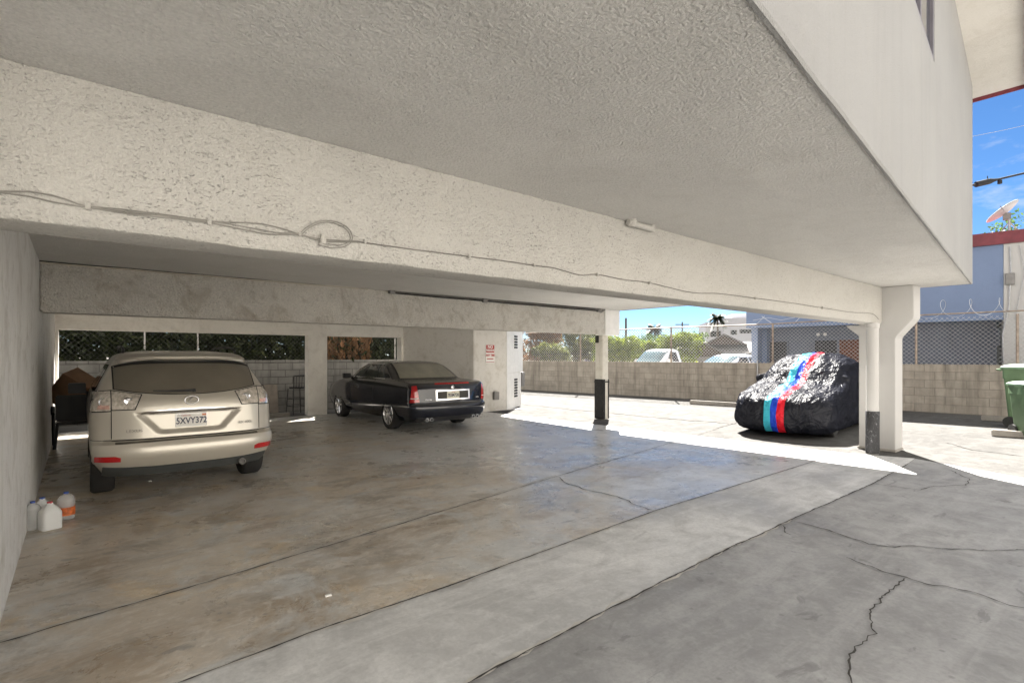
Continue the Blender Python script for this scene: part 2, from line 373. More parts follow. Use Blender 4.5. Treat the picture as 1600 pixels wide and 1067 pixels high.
ew = MB(); ew.prism([(11.06-.02,1.93),(11.06,1.79),(10.72,8.54),(10.56,8.54)], CE-.002, TOP).prism([(10.56,8.545),(10.72,8.545),(10.95,14.63),(10.79,14.63)], CE-.002, TOP)
ew.build('end_wall', M['outer'], bl)
MB().prism([(-9,14.47),(10.78,14.47),(10.79,14.63),(-9,14.63)], CE-.002, TOP).build('rear_wall', M['wall'], bl)
MB().prism([(-9,-.1),(-8.84,-.1),(-8.84,14.46),(-9,14.46)], CE-.002, TOP).build('side_wall', M['wall'], bl)
i = .024
MB().prism([(-8.8, ow(-8.8)+i), (11.06-.02, 1.77+i), (10.72-.012, 8.54), (10.95-.012, 14.6), (-8.8, 14.6)], CE, CE+.2).build('soffit', M['soffit'], bl)
MB().prism([(-9.6,ow(-9.6)-.62),(11.62,1.77-.57),(11.3,15.1),(-9.6,15.1)], 5.92, 6.06).build('eave', stucco('stucco_eave', (.74,.71,.66), 60, .004, .2, (.45,.4,.33), .3), bl)
fz = MB(); p = [(-9.62,ow(-9.62)-.64),(11.645,1.77-.59),(11.325,15.12)]
fz.prism([p[0],p[1],(p[1][0]-.02,p[1][1]+.03),(p[0][0],p[0][1]+.03)], 5.86, 6.2); fz.prism([p[1],p[2],(p[2][0]-.03,p[2][1]),(p[1][0]-.03,p[1][1]+.03)], 5.861, 6.199)
fz.build('fascia', M['trim'], bl)
rf = MB(); fp = [(-9.6,ow(-9.6)-.6),(11.6,1.77-.55),(11.28,15.1),(-9.6,15.1)]; rf.add([(x,y,6.07) for x,y in fp]+[(1,8,7.4)], [(0,1,4),(1,2,4),(2,3,4),(3,0,4),(3,2,1,0)])
rf.build('roof', plain('roof_shingle', (.12,.06,.05), .9), bl)
# window in the outer wall
def wp(u, off, z): return (u+un.x*off, ow(u)+un.y*off, z)
wf = MB()
for (a, b, c, d) in ((wt0,wt1,wz0,wz0+.05),(wt0,wt1,wz1-.05,wz1),(wt0,wt0+.05,wz0+.05,wz1-.05),(wt1-.05,wt1,wz0+.05,wz1-.05),(5.40,5.45,wz0+.05,wz1-.05)):
    q = [wp(a,.006,0),wp(b,.006,0),wp(b,.06,0),wp(a,.06,0)]; wf.prism([x[:2] for x in q], c, d)
wfo = wf.build('window', plain('grey_window_frame', (.16,.15,.17), .5), bl)
q = [wp(wt0+.05,.03,0),wp(wt1-.05,.03,0),wp(wt1-.05,.036,0),wp(wt0+.05,.036,0)]
MB().prism([x[:2] for x in q], wz0+.05, wz1-.05).build('pane', plain('dark_glass', (.05,.055,.07), .06), wfo)
# beams, walls and columns below
fbm = MB()
P = []
for u in [-9, -4, -2]+[-1+.09*k for k in range(127)]+[10.426]:
    j = .007*noise.noise(Vector((u*2.3,0,0)))+.005*noise.noise(Vector((u*9,3,0))); q = .006*noise.noise(Vector((u*1.7,7,0)))+.004*noise.noise(Vector((u*11,9,0)))
    P.append([(u,2.83,CE-.002),(u,2.83+q*.5,BB+.22),(u,2.83+q,BB+.03+j),(u,2.845+q,BB+.006+j),(u,2.87,BB+j*.6),(u,3.11,BB),(u,3.14,BB+.006),(u,3.15,BB+.03),(u,3.15,CE-.002)])
fbm.grid(P); n = len(P[0]); fbm.f += [tuple(range(n)), tuple(range(len(fbm.v)-n, len(fbm.v)))]
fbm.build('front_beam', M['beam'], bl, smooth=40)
MB().box(-.35, 10.075, 8.55, 8.86, BB, CE-.002).build('inner_beam', M['inner'], bl, bevel=.02)
MB().box(10.08, 10.64, 8.535, 8.87, BB-.015, CE-.002).build('beam_end', M['white'], bl, bevel=.012)
MB().box(-.62, -.355, 2.60, 14.62, -.01, CE-.002).build('left_wall', M['leftwall'], bl)
rw = MB()
rw.box(-.354, 7.60, 14.35, 14.62, 2.15, CE-.002); rw.box(4.78, 5.29, 14.351, 14.619, 0, 2.15); rw.box(-.353, -.30, 14.352, 14.618, 0, 2.15); rw.box(7.535, 7.60, 14.352, 14.618, 0, 2.15)
rw.build('pierced_rear_wall', M['back'], bl)
MB().prism([(7.61,14.34),(8.62,12.1),(9.78,12.04),(9.78,14.4),(7.61,14.4)], 0, CE-.003).build('closet', M['closet'], bl, bevel=.015)
cd = MB().prism([(9.785,12.045),(10.94,12.75),(10.94,14.4),(9.785,14.4)], 0, 1.09).prism([(9.785,12.045),(11.10,12.85),(11.10,14.4),(9.785,14.4)], 1.093, CE-.003).build('closet_door', M['white'], bl, bevel=.01)
dv = Vector((1.155,.705,0)).normalized(); dn = Vector((dv.y,-dv.x,0))
for zz0, nn in ((1.86, 5), (.36, 7)):
    vs = MB()
    for k in range(nn):
        c = Vector((9.785,12.045,0)) + dv*.80 + dn*.012; vs.obox(c+Vector((0,0,zz0+k*.085)), (.13,.012,.025), Matrix((dv,-dn,(0,0,1))).transposed())
    vs.build('vent', M['black'], cd)
# T-headed end column carrying the front beam
cp = [(2.646,0),(3.17,0),(3.17,1.945),(3.364,2.11),(3.364,BB-.002),(3.16,BB-.002),(3.16,CE-.002),(2.40,CE-.002),(2.40,2.215),(2.646,1.907)]
colm = MB(); n = len(cp)
colm.add([(10.43,v,z) for v,z in cp]+[(10.85,v,z) for v,z in cp], [tuple(range(n)), tuple(range(2*n-1,n-1,-1))]+[(k,(k+1)%n,n+(k+1)%n,n+k) for k in range(n)])
colm.build('column', M['wall'], bl, bevel=.03)
cb = MB().box(10.415,10.865,2.63,3.19,0,.045).build('column_base', plain('stained_base', (.33,.31,.28), .9), bl, bevel=.01)
dp = MB().lathe([(.088,0),(.088,2.05),(.098,2.055),(.098,2.134)], 28, (10.02,2.85,0)).build('downspout', M['wall'], bl, smooth=40)
t = NT('tar_wrap'); tn = t.noise(22, 6, .7, 1.5, vec=t.mapv((1,1,.45)))
t.set(color=t.ramp(tn, [(.5,(.02,.02,.022)),(.62,(.055,.055,.06)),(.7,(.42,.42,.42))]), rough=.6, normal=t.bump(tn, .01)); M['tar'] = t.m
MB().lathe([(.096,0.01),(.099,.1),(.097,.4),(.100,.69),(.092,.70)], 28, (10.02,2.85,0)).build('tar_sleeve', M['tar'], dp, smooth=40)
po = MB().box(10.17,10.385,8.70,8.955,0,BB-.017).build('post', stucco('post_paint', (.72,.69,.62), 90, .003, .1, (.35,.3,.22), .5), bl, bevel=.012)
t = NT('rubber_guard'); tn = t.noise(14, 6, .7, 1.0)
t.set(color=t.ramp(tn, [(.5,(.013,.013,.013)),(.66,(.035,.033,.03)),(.74,(.12,.11,.09))]), rough=.75, normal=t.bump(tn, .008)); M['guard'] = t.m
gd = MB().box(10.155,10.168,8.69,8.965,0.01,1.01); gd.box(10.17,10.25,8.684,8.697,.01,1.01); gd.box(10.36,10.396,8.684,8.697,.01,1.01)
gd.build('guard', M['guard'], po, bevel=.004)
MB().box(10.150,10.40,8.679,8.683,.93,.96).box(10.148,10.152,8.684,8.97,.93,.96).build('strap', M['black'], po)
MB().box(10.10,10.165,8.82,8.90,1.93,2.115).build('bracket', M['black'], po, bevel=.01)

# added wall behind the camera, unseen, bouncing sunlight into the carport
nb = MB().box(-22, 16, -7.2, -6.6, 0, 6.2).build('bounce_wall', stucco('bounce_stucco', (.80,.775,.73), 50, .004, .2, (.5,.45,.36), .25), bl)
nb.parent = None; nb.rotation_euler = (0,0,A); tag(nb, kind='structure')
# ------------------------------------------------------------------ wires, pipes and boxes fixed to the building
wire = plain('grey_wire', (.27,.26,.235), .6, var=.2); dwire = plain('dark_wire', (.17,.16,.145), .6, var=.2)
def bz(px, py, off=.01): u, v, z = onv(px, py, 2.83-off); return W(u, v, z)
def smoothp(pts, n=6):
    out = []
    for i in range(len(pts)-1):
        p0, p1, p2, p3 = pts[max(i-1,0)], pts[i], pts[i+1], pts[min(i+2,len(pts)-1)]
        for k in range(n):
            t_ = k/n; out.append(.5*((2*p1)+(p2-p0)*t_+(2*p0-5*p1+4*p2-p3)*t_**2+(3*p1-p0-3*p2+p3)*t_**3))
    return out+[pts[-1]]
def cable(px, r, off=.01): return smoothp([bz(x, y, off) for x, y in px]), r
cbt = thing('utility_cable', 'thin painted cable with a coiled loop stapled along the front beam', 'cable')
c1 = MB()
for px, r in (([(-30,296),(0,299),(50,300),(95,309),(137,323),(200,331),(260,338),(327,346),(400,349),(440,357),(468,366),(505,374),(560,377)], .0033),
              ([(-30,300),(0,301),(45,307),(90,317),(137,324),(200,334),(260,340),(327,348),(372,357),(420,366),(468,367),(505,377),(560,378)], .0033),
              ([(137,323),(200,328),(327,345),(380,354),(430,363),(468,365)], .0025),
              ([(468,366),(478,356),(495,347),(516,345),(538,352),(549,364),(549,378),(536,386),(515,387),(500,382)], .0025),
              ([(472,366),(484,356),(500,349),(518,348),(536,355),(546,366),(546,376),(532,383),(512,381)], .0025)):
    p, rr = cable(px, r); c1.tube(p, rr, 6)
c1.build('bundled_strands', wire, cbt, smooth=60)
c2 = MB(); p, rr = cable([(560,378),(640,389),(733,401),(790,408),(835,415),(866,419),(907,430),(933,429),(975,437),(1015,442),(1080,457),(1125,459),(1180,466),(1220,471),(1285,481),(1330,488),(1362,490),(1373,499)], .0032)
c2.tube(p, rr, 6).build('single_strand', dwire, cbt, smooth=60)
for (x, y, s_) in ((137,322,.02),(327,347,.018),(468,366,.014),(570,377,.016),(733,401,.016),(835,414,.016),(933,429,.016),(1015,442,.016),(1180,466,.018),(1285,481,.02)):
    q = bz(x, y, .012); MB().obox(q, (s_*.5,.010,s_*.8), Matrix.Rotation(A,3,'Z')).build('staple', M['beam'], cbt, bevel=.003)
q = bz(505, 375, .014); MB().obox(q, (.014,.012,.030), Matrix.Rotation(A,3,'Z')).obox(q+Vector((0,0,-.025)), (.022,.012,.008), Matrix.Rotation(A,3,'Z')).build('splitter', M['beam'], cbt, bevel=.003)
def iz(px, py, off): u, v, z = onv(px, py, 8.55-off); return (u, v, z)
def sag(a, b, n, amp): return [Vector(a).lerp(Vector(b), k/n)+Vector((0,0,amp*math.sin(k*2.1+1))) for k in range(n+1)]
def ww_(p): return W(*p)
cd1 = thing('conduit', 'long thin cream conduit along the top left of the stained inner beam', 'conduit')
a_, b_ = iz(46,409,.02), iz(575,452,.02)
MB().tube([ww_(p) for p in sag(a_, b_, 14, .004)], .011, 8).build('pipe', plain('cream_pipe', (.55,.5,.42), .6), cd1, smooth=50)
MB().tube([ww_(Vector(p)+Vector((0,-.0,.017))) for p in sag(a_, b_, 14, .004)], .006, 6).build('wire', M['black'], cd1, smooth=50)
cd2 = thing('cable_tray', 'dark metal cable tray of parallel rods on the inner beam above the sedan', 'cable tray')
for k, (dz, do, m) in enumerate(((0,.03,M['black']),(-.035,.03,dwire),(-.060,.045,M['black']),(.02,.05,M['greybox']))):
    a_, b_ = Vector(iz(607,452,do)), Vector(iz(937,483,do)); a_.z += dz; b_.z += dz*.8
    MB().tube([ww_(p) for p in sag(a_, b_, 10, .003)], .013, 8).build('rod', m, cd2, smooth=50)
for (x, y) in ((612,452.5),(757,467),(935,482.5)):
    u, v, z = iz(x, y, .03); MB().box(u-.05,u+.05,8.475,8.548,z-.075,z+.04).xf(Matrix.Rotation(A,4,'Z')).build('clamp', M['greybox'], cd2, bevel=.006)
tag(MB().tube([ww_(iz(945,484,.03)),ww_(iz(939,488,.03)),ww_(iz(930,482,.03))], .02, 8).build('conduit_elbow', M['greybox'], smooth=50), 'small rusty elbow at the right end of the dark cable tray', 'pipe fitting')
# pipe stub between soffit and beam
u0, _, z0 = onv(987, 349, 2.79); u1, _, z1 = onv(1019, 357, 2.79)
ps = MB().tube([W(u0-.05,2.79,z0+.0),W(u1,2.79,z0-.004)], .026, 12).tube([W(u0,2.79,z0-.03),W(u0,2.78,CE+.01)], .034, 12).tube([W(u1,2.79,z0-.03),W(u1,2.78,CE+.01)], .024, 12).build('pipe_stub', M['beam'], smooth=40)
tag(ps, 'short painted pipe stub with two risers where the front beam meets the soffit', 'pipe')
# little grey box and sign on the closet wall (the wall runs from u 8.62 to 9.78)
cw = Vector((1.16,-.06,0)).normalized(); cwn = Vector((cw.y,-cw.x,0))       # outward = -v
def cpt(px, py, off):
    a_ = Vector((8.62,12.1,0)); s_ = (px-CX)/F
    def f(k):
        p_ = W(*(a_+cw*k)); return p_.x/p_.y - s_
    lo, hi = -.5, 2.5
    for _ in range(50):
        mid_ = (lo+hi)/2
        if f(lo)*f(mid_) <= 0: hi = mid_
        else: lo = mid_
    p_ = a_+cw*lo; q_ = W(*p_); return Vector((p_.x+cwn.x*off, p_.y+cwn.y*off, H+(CY-py)/F*q_.y))
Rb = Matrix.Rotation(A,4,'Z')
c_ = cpt(773, 618, .06)
MB().obox(c_, (.085,.055,.115), Matrix((cw,-cwn,(0,0,1))).transposed()).xf(Rb).build('outlet_box', M['greybox'], bevel=.008)
o_ = bpy.data.objects['outlet_box']; tag(o_, 'small grey metal box low on the wall below the red parking sign', 'outlet box')
mt = MB().prism([(10.96,12.74),(11.2,12.86),(11.2,13.2),(10.96,13.2)], .62, 1.08).xf(Rb).build('meter_box', M['greybox'], bevel=.02)
tag(mt, 'grey utility box beside the white louvred closet door at the carport corner', 'utility box')
red = plain('sign_red', (.40,.035,.025), .45, var=.1); sw = plain('sign_white', (.80,.77,.73), .45, var=.05)
sg0, sg1 = cpt(758.5, 538, .012), cpt(772.5, 567, .012)
sc_ = (sg0+sg1)/2; hw, hh = (sg1-sg0).xy.length/2, abs(sg1.z-sg0.z)/2
sgn = thing('parking_sign', 'red and white no parking sign on the wall behind the dark sedan', 'sign', Rb @ sc_, A+math.atan2(cw.y,cw.x))
MB().box(-hw,hw,-.004,.008,-hh,hh).build('sign_plate', sw, sgn, bevel=.002)
MB().box(-hw*.92,hw*.92,-.0062,-.0045,hh*.12,hh*.94).build('red_panel', red, sgn)
MB().box(-hw*.7,hw*.7,-.0062,-.0045,-hh*.60,-hh*.50).box(-hw*.92,hw*.92,-.0062,-.0045,-hh*.93,-hh*.88).build('arrow_line', red, sgn)
tm = lambda z: frame((0,-.0075,z),(1,0,0),(0,0,1),(0,-1,0))
text('NO', hh*.42, sw, sgn, tm(hh*.72), bold=.004); text('PARKING', hh*.36, sw, sgn, tm(hh*.35), sx=.80, bold=.003); text('ANY TIME', hh*.36, red, sgn, tm(-hh*.18), sx=.72, bold=.003)
# ------------------------------------------------------------------ vehicles: stacked plan outlines (x forward from the rear bumper, y to the left)
def herm(xs, ys):
    xs, ys = np.array(xs, float), np.array(ys, float); d = np.diff(ys)/np.diff(xs); m = np.zeros(len(xs))
    m[0], m[-1] = d[0], d[-1]
    for k in range(1, len(xs)-1): m[k] = 0 if d[k-1]*d[k] <= 0 else 2*d[k-1]*d[k]/(d[k-1]+d[k])
    def f(x):
        x = min(max(x, xs[0]), xs[-1]); k = min(int(np.searchsorted(xs, x, 'right'))-1, len(xs)-2)
        h = xs[k+1]-xs[k]; t = (x-xs[k])/h
        return float((2*t**3-3*t**2+1)*ys[k]+(t**3-2*t**2+t)*h*m[k]+(-2*t**3+3*t**2)*ys[k+1]+(t**3-t**2)*h*m[k+1])
    return f
class Car:
    def __init__(s, w, xr, xf, dr, df, n=2.8, rd=None):
        s.w, s.xr, s.xf, s.dr, s.df = (herm(*zip(*q)) for q in (w, xr, xf, dr, df)); s.n = n; s.rd = rd
    def _c(s, y, z): return (1-min(1,abs(y)/s.w(z))**s.n)**(1/s.n)
    def rear(s, y, z): return Vector((s.xr(z)+s.dr(z)*(1-s._c(y,z))+(s.rd(y,z) if s.rd else 0), y, z))
    def front(s, y, z): return Vector((s.xf(z)-s.df(z)*(1-s._c(y,z)), y, z))
    def side(s, x, z, sg):
        wz = s.w(z); a, b = s.xr(z)+s.dr(z), s.xf(z)-s.df(z)
        k = 1.0
        if x < a: k = (1-min(1,(a-x)/s.dr(z))**s.n)**(1/s.n)
        if x > b: k = (1-min(1,(x-b)/s.df(z))**s.n)**(1/s.n)
        return Vector((x, sg*wz*k, z))
    def ring(s, z, m=48):
        out = []
        for k in range(m+1):
            q = -math.pi/2+math.pi*k/m; y = s.w(z)*math.copysign(abs(math.sin(q))**(2/s.n), math.sin(q)); out.append(s.rear(y*.99999, z))
        a, b = s.xr(z)+s.dr(z), s.xf(z)-s.df(z)
        for k in range(1,12): out.append(Vector((a+(b-a)*k/12, s.w(z), z)))
        for k in range(m+1):
            q = math.pi/2-math.pi*k/m; y = s.w(z)*math.copysign(abs(math.sin(q))**(2/s.n), math.sin(q)); out.append(s.front(y*.99999, z))
        for k in range(1,12): out.append(Vector((b+(a-b)*k/12, -s.w(z), z)))
        return out
    def body(s, zs, m=48):
        mb = MB(); rs = [s.ring(z, m) for z in zs]; n = len(rs[0])
        for r in rs: mb.v += [tuple(p) for p in r]
        for i_ in range(len(rs)-1):
            for k in range(n): mb.f.append((i_*n+k, i_*n+(k+1)%n, (i_+1)*n+(k+1)%n, (i_+1)*n+k))
        for base, z in ((0, zs[0]), ((len(rs)-1)*n, zs[-1])):
            c = sum((Vector(mb.v[base+k]) for k in range(n)), Vector())/n; mb.v.append(tuple(c)); ci = len(mb.v)-1
            for k in range(n): mb.f.append((base+k, base+(k+1)%n, ci))
        return mb
def patch(f, P, off, dirn, skirt=.012):
    # P: rows of (a, b) surface coordinates; f(a,b) the surface; lifted outward by off with a rim going back in
    e = .004; rows = []; back = []
    for r in P:
        ro, rb = [], []
        for a, b in r:
            p = f(a,b); n = (f(a+e,b)-f(a-e,b)).cross(f(a,b+e)-f(a,b-e))
            n = n.normalized() if n.length > 1e-9 else Vector(dirn)
            if n.dot(Vector(dirn)) < 0: n = -n
            ro.append(p+n*off); rb.append(p+n*(off-skirt))
        rows.append(ro); back.append(rb)
    mb = MB().grid(rows); n, m = len(rows), len(rows[0]); o = len(mb.v)
    edge = [(0,j) for j in range(m)]+[(i_,m-1) for i_ in range(1,n)]+[(n-1,j) for j in range(m-2,-1,-1)]+[(i_,0) for i_ in range(n-2,0,-1)]
    mb.v += [tuple(back[i_][j]) for i_, j in edge]; q = len(edge)
    for k in range(q):
        (a,b), (c,d) = edge[k], edge[(k+1)%q]; mb.f.append((a*m+b, c*m+d, o+(k+1)%q, o+k))
    return mb
def yz(y0, y1, lo, hi, n=24, m=6):
    lo = lo if callable(lo) else (lambda y, c=lo: c); hi = hi if callable(hi) else (lambda y, c=hi: c)
    return [[(y0+(y1-y0)*i_/n, lo(y0+(y1-y0)*i_/n)+(hi(y0+(y1-y0)*i_/n)-lo(y0+(y1-y0)*i_/n))*j/m) for j in range(m+1)] for i_ in range(n+1)]
def pl(*pts):
    xs, ys = zip(*sorted(pts)); return lambda x: float(np.interp(x, xs, ys))
def quad(a, b, c, d, n=8, m=5):
    a, b, c, d = map(Vector, (a,b,c,d)); return [[tuple((a.lerp(b,i_/n)).lerp(d.lerp(c,i_/n), j/m)) for j in range(m+1)] for i_ in range(n+1)]
def wheel(parent, x, y, r, wd, rimmat, tyremat, spokes=7, out=1, rr=.66):
    t = MB().lathe([(r*rr,-wd/2),(r*.93,-wd/2),(r*.985,-wd/2+.02),(r,-wd/2+.05),(r,wd/2-.05),(r*.985,wd/2-.02),(r*.93,wd/2),(r*rr,wd/2),(r*rr*.985,wd*.2),(r*rr*.985,-wd*.2),(r*rr,-wd/2)], 40, axis='y', cap=False)
    wo = t.build('wheel', tyremat, parent, smooth=35); wo.location = (x, y, r)
    q = MB().lathe([(r*rr*1.01,out*wd*.30),(r*rr*1.01,out*wd*.47),(r*rr*.93,out*wd*.50),(r*rr*.86,out*wd*.36),(.02,out*wd*.30)], 40, axis='y', cap=False)
    q.lathe([(.001,out*wd*.30),(.055,out*wd*.30),(.055,out*wd*.46),(.001,out*wd*.47)][::-1], 16, axis='y')
    for k in range(spokes):
        a_ = 2*math.pi*k/spokes
        for da in (-.09,.09):
            d1 = Vector((math.cos(a_+da*.4),0,math.sin(a_+da*.4))); d2 = Vector((math.cos(a_+da),0,math.sin(a_+da)))
            q.tube([d1*.04+Vector((0,out*wd*.40,0)), d2*r*rr*.95+Vector((0,out*wd*.44,0))], .011, 6)
    q.build('rim', rimmat, wo, smooth=35)
    return wo
def paint(name, c, metal=.35, rough=.32, dust=0.0, dustc=(.30,.26,.20), spec=.5, coat=.6):
    t = NT(name); n = t.noise(3, 6, .65)
    g = t.n('ShaderNodeNewGeometry').outputs['Normal']; up = t.xyz(g)[2]
    d = t.math('MULTIPLY', t.ramp(up, [(.05,.05),(.9,1)]), t.ramp(n, [(.2,dust*.7),(.8,dust)]))
    t.set(color=t.mix(d, c, dustc), metal=t.math('MULTIPLY', t.math('SUBTRACT', 1.0, d), metal), rough=t.math('ADD', t.math('MULTIPLY', d, .45), rough), coat=t.math('MULTIPLY', t.math('SUBTRACT', 1.0, d, True), coat), coat_rough=.06, spec=spec)
    return t.m
M['seamline'] = plain('seam_shadow', (.012,.012,.012), .8)
M['tyre'] = plain('tyre_rubber', (.022,.021,.020), .8, var=.3, bump=.003)
M['redlens'] = plain('red_lens', (.42,.012,.012), .12, var=.15, coat=1)
M['redlens_bright'] = plain('bright_red_lens', (.45,.012,.015), .10, var=.1, coat=1)
M['plate'] = plain('plate_white', (.74,.72,.68), .4, var=.06)
M['ink'] = plain('plate_ink', (.03,.035,.07), .5)
M['glass'] = plain('car_glass', (.018,.02,.022), .05, var=.1)
def rear_m(p, tilt=0.0): # matrix for lettering on a rear face: read looking along +x
    return frame(p, (0,-1,0), (math.sin(tilt),0,math.cos(tilt)), (-math.cos(tilt),0,math.sin(tilt)))
def bezel(car, y0, y1, lo, hi, off, name, mat, parent, n=24, m=4, dirn=(-1,0,0), skirt=.012):
    return patch(car.rear, yz(y0,y1,lo,hi,n,m), off, dirn, skirt).build(name, mat, parent, smooth=40)

# ---- champagne crossover, left
def rd_suv(y, z):
    d = 0.0
    ay = abs(y)
    def sst(a, b, x): t_ = min(1,max(0,(x-a)/(b-a))); return t_*t_*(3-2*t_)
    rec = sst(.56-(.985-z)*.9*(1 if z < .985 else 0), .46-(.985-z)*.9*(1 if z < .985 else 0), ay)*sst(.73,.78,z)*(1-sst(.955,.985,z))
    d += .040*rec
    d += .03*sst(.655,.675,z)*(1-sst(.69,.70,z))*sst(.82,.78,ay)
    return d
suv = Car(w=[(.30,.80),(.45,.88),(.62,.915),(.80,.92),(.98,.915),(1.10,.895),(1.17,.868),(1.28,.82),(1.42,.755),(1.54,.695),(1.60,.655),(1.640,.58),(1.665,.40)],
          xr=[(.30,.13),(.36,.09),(.45,.03),(.55,0),(.64,.015),(.67,.05),(.70,.075),(.85,.085),(1.0,.095),(1.10,.115),(1.16,.15),(1.30,.27),(1.42,.38),(1.50,.45),(1.545,.47),(1.56,.38),(1.60,.48),(1.64,.75),(1.665,1.2)],
          xf=[(.30,4.5),(.45,4.70),(.60,4.73),(.75,4.68),(.85,4.55),(.94,4.2),(1.0,3.75),(1.06,3.45),(1.2,3.2),(1.4,2.85),(1.55,2.55),(1.62,2.3),(1.665,1.9)],
          dr=[(.30,.34),(.6,.40),(1.0,.42),(1.2,.40),(1.5,.42),(1.665,.4)], df=[(.30,.6),(.9,.7),(1.1,.5),(1.665,.4)], n=2.9, rd=rd_suv)
champ = paint('champagne_paint', (.54,.505,.435), .40, .30, .30, (.30,.26,.20))
dusty = plain('dusty_glass', (.145,.128,.098), .42, var=.15, scale=2.5, coat=.25)
silver = plain('tail_lens_silver', (.72,.66,.58), .14, var=.35, scale=30, coat=1, metal=.5)
amber = plain('tail_lens_rose', (.66,.40,.34), .18, var=.3, scale=25, coat=1, metal=.3)
th = A + R(90) + R(-.3); hx, hy = math.cos(th), math.sin(th)
sv = thing('crossover_car', 'champagne crossover parked beside the left wall seen from its dusty rear window', 'car', (-3.615,5.95,0), th)
zs = sorted(set([.30,.33]+[.36+.01*k for k in range(124)]+[1.605,1.62,1.635,1.65,1.66,1.665]))
zs = [z for z in zs if z <= 1.665]
bo = suv.body(zs, 150).build('body', champ, sv, smooth=38)
cb_ = MB()
for x in (.97, 3.685):
    for sg in (-1, 1): cb_.lathe([(.41,sg*.62),(.41,sg*1.1)], 40, (x,0,.36), axis='y')
cut(bo, cb_)
for x in (.97, 3.685):
    for sg in (-1, 1): wheel(sv, x, sg*.79, .36, .225, M['steel'], M['tyre'], 5, sg, .64)
bezel(suv, -.885, .885, lambda y: .40+.05*abs(y)**3, lambda y: .655-.012*abs(y), .012, 'bumper', champ, sv, 40, 8)
bezel(suv, -.80, .80, .302, lambda y: .395+.05*abs(y)**3, .016, 'valance', plain('grey_valance', (.055,.06,.058), .6), sv, 30, 4)
bezel(suv, -.70, .70, .652, .668, .006, 'bumper_step', plain('scuffed_step', (.10,.09,.07), .7, var=.3), sv, 30, 3)
lo_w = lambda y: 1.165+.075*(abs(y)/.72)**2.2
bezel(suv, -.715, .715, lambda y: lo_w(y)-.006, lambda y: 1.545-.06*(abs(y)/.7)**4, .004, 'window_seal', M['seamline'], sv, 36, 10)  # top strip above the glass paints in the spoiler's shadow
bezel(suv, -.70, .70, lo_w, lambda y: 1.508-.05*(abs(y)/.7)**4, .007, 'rear_window', dusty, sv, 36, 10)
sp = []
for k in range(29):
    y = -.655+1.31*k/28; z1 = 1.592-.055*(abs(y)/.66)**4; p_ = suv.rear(y, min(z1,1.54)); px_ = p_.x
    sp.append([(px_+.20,y,z1+.022),(px_-.02,y,z1+.014),(px_-.065,y,z1-.004),(px_-.06,y,z1-.024),(px_+.06,y,z1-.048)])
MB().grid(sp).build('spoiler', champ, sv, smooth=50, fix=False)
shp = bpy.data.objects['spoiler']; md = shp.modifiers.new('t','SOLIDIFY'); md.thickness = .012; md.offset = -1
p_ = suv.rear(0,1.54); MB().box(p_.x-.071,p_.x-.05,-.14,.14,1.573,1.592).build('brake_light', plain('frosted_lens', (.62,.60,.56), .3), sv, bevel=.004)
for sg in (-1, 1):
    inn = quad((sg*.47,1.17),(sg*.725,1.215),(sg*.725,1.02),(sg*.53,1.02))
    outr = quad((sg*.735,1.215),(sg*.885,1.20),(sg*.905,1.0),(sg*.735,1.01))
    gro = lambda q_, k_=1.07: [[(a_+(a_-sum(p[0] for r in q_ for p in r)/len(q_)/len(q_[0]))*(k_-1)*1.2, b_+(b_-1.11)*(k_-1)*1.6) for a_, b_ in r] for r in q_]
    for nm, q in (('inner', inn), ('outer', outr)):
        patch(suv.rear, gro(q), .0032, (-1,0,0), .006).build('lamp_seal', M['seamline'], sv, smooth=40)
        tl = patch(suv.rear, q, .006, (-1,0,0)).build('tail_light', silver, sv, smooth=40)
        ys_ = [c[0] for r in q for c in r]; a_, b_ = min(ys_), max(ys_)
        patch(suv.rear, quad((a_+(.07 if (nm=='inner')==(sg>0) else .01),1.065),(b_-(.01 if (nm=='inner')==(sg>0) else .07),1.065),(b_-(.01 if (nm=='inner')==(sg>0) else .06),1.025),(a_+(.06 if (nm=='inner')==(sg>0) else .01),1.025)), .010, (-1,0,0), .006).build('lens', amber if nm == 'outer' else silver, tl, smooth=40)
        yc = sg*(.585 if nm == 'inner' else .81); p_ = suv.rear(yc, 1.105)
        MB().lathe([(.045,0),(.045,.010),(.036,.013),(.030,.006),(.001,.004)], 20, axis='x').xf(Matrix.Translation(p_)@Matrix.Rotation(math.pi+ (-.30 if nm=='inner' else -.75)*sg*-1, 4, 'Z')@Matrix.Translation((-.0,0,0))).build('reflector', M['chrome'], tl, smooth=40)
    bezel(suv, min(sg*.728,sg*.734), max(sg*.728,sg*.734), .69, 1.22, .0035, 'tailgate_seam', M['seamline'], sv, 2, 24)
    rl = bezel(suv, min(sg*.65,sg*.86), max(sg*.65,sg*.86), (lambda y: .478), (lambda y: .535-.35*max(0,.70-abs(y))), .020, 'reflector', M['redlens_bright'], sv, 10, 3)
for sg in (-1,1): bezel(suv, min(sg*.73,sg*.905), max(sg*.73,sg*.905), .690, .697, .0035, 'bumper_seam', M['seamline'], sv, 12, 2)
bezel(suv, -.728, .728, .682, .690, .0035, 'tailgate_seam', M['seamline'], sv, 30, 2)
bezel(suv, -.47, .47, lambda y: .972-.012*(y/.47)**2, lambda y: 1.004-.02*(y/.47)**2, .018, 'chrome_bar', M['chrome'], sv, 20, 4, skirt=.03)
pp = suv.rear(0,.87); px_ = pp.x-.022
MB().box(px_,px_+.008,-.156,.156,.795,.945).build('plate_frame', M['chrome'], sv, bevel=.004)
pt = MB().box(px_-.003,px_+.0,-.150,.150,.800,.940).build('licence_plate', M['plate'], sv)
text('5XVY372', .098, M['ink'], pt, rear_m((px_-.0035,0,.860)), sx=.80, bold=.002)
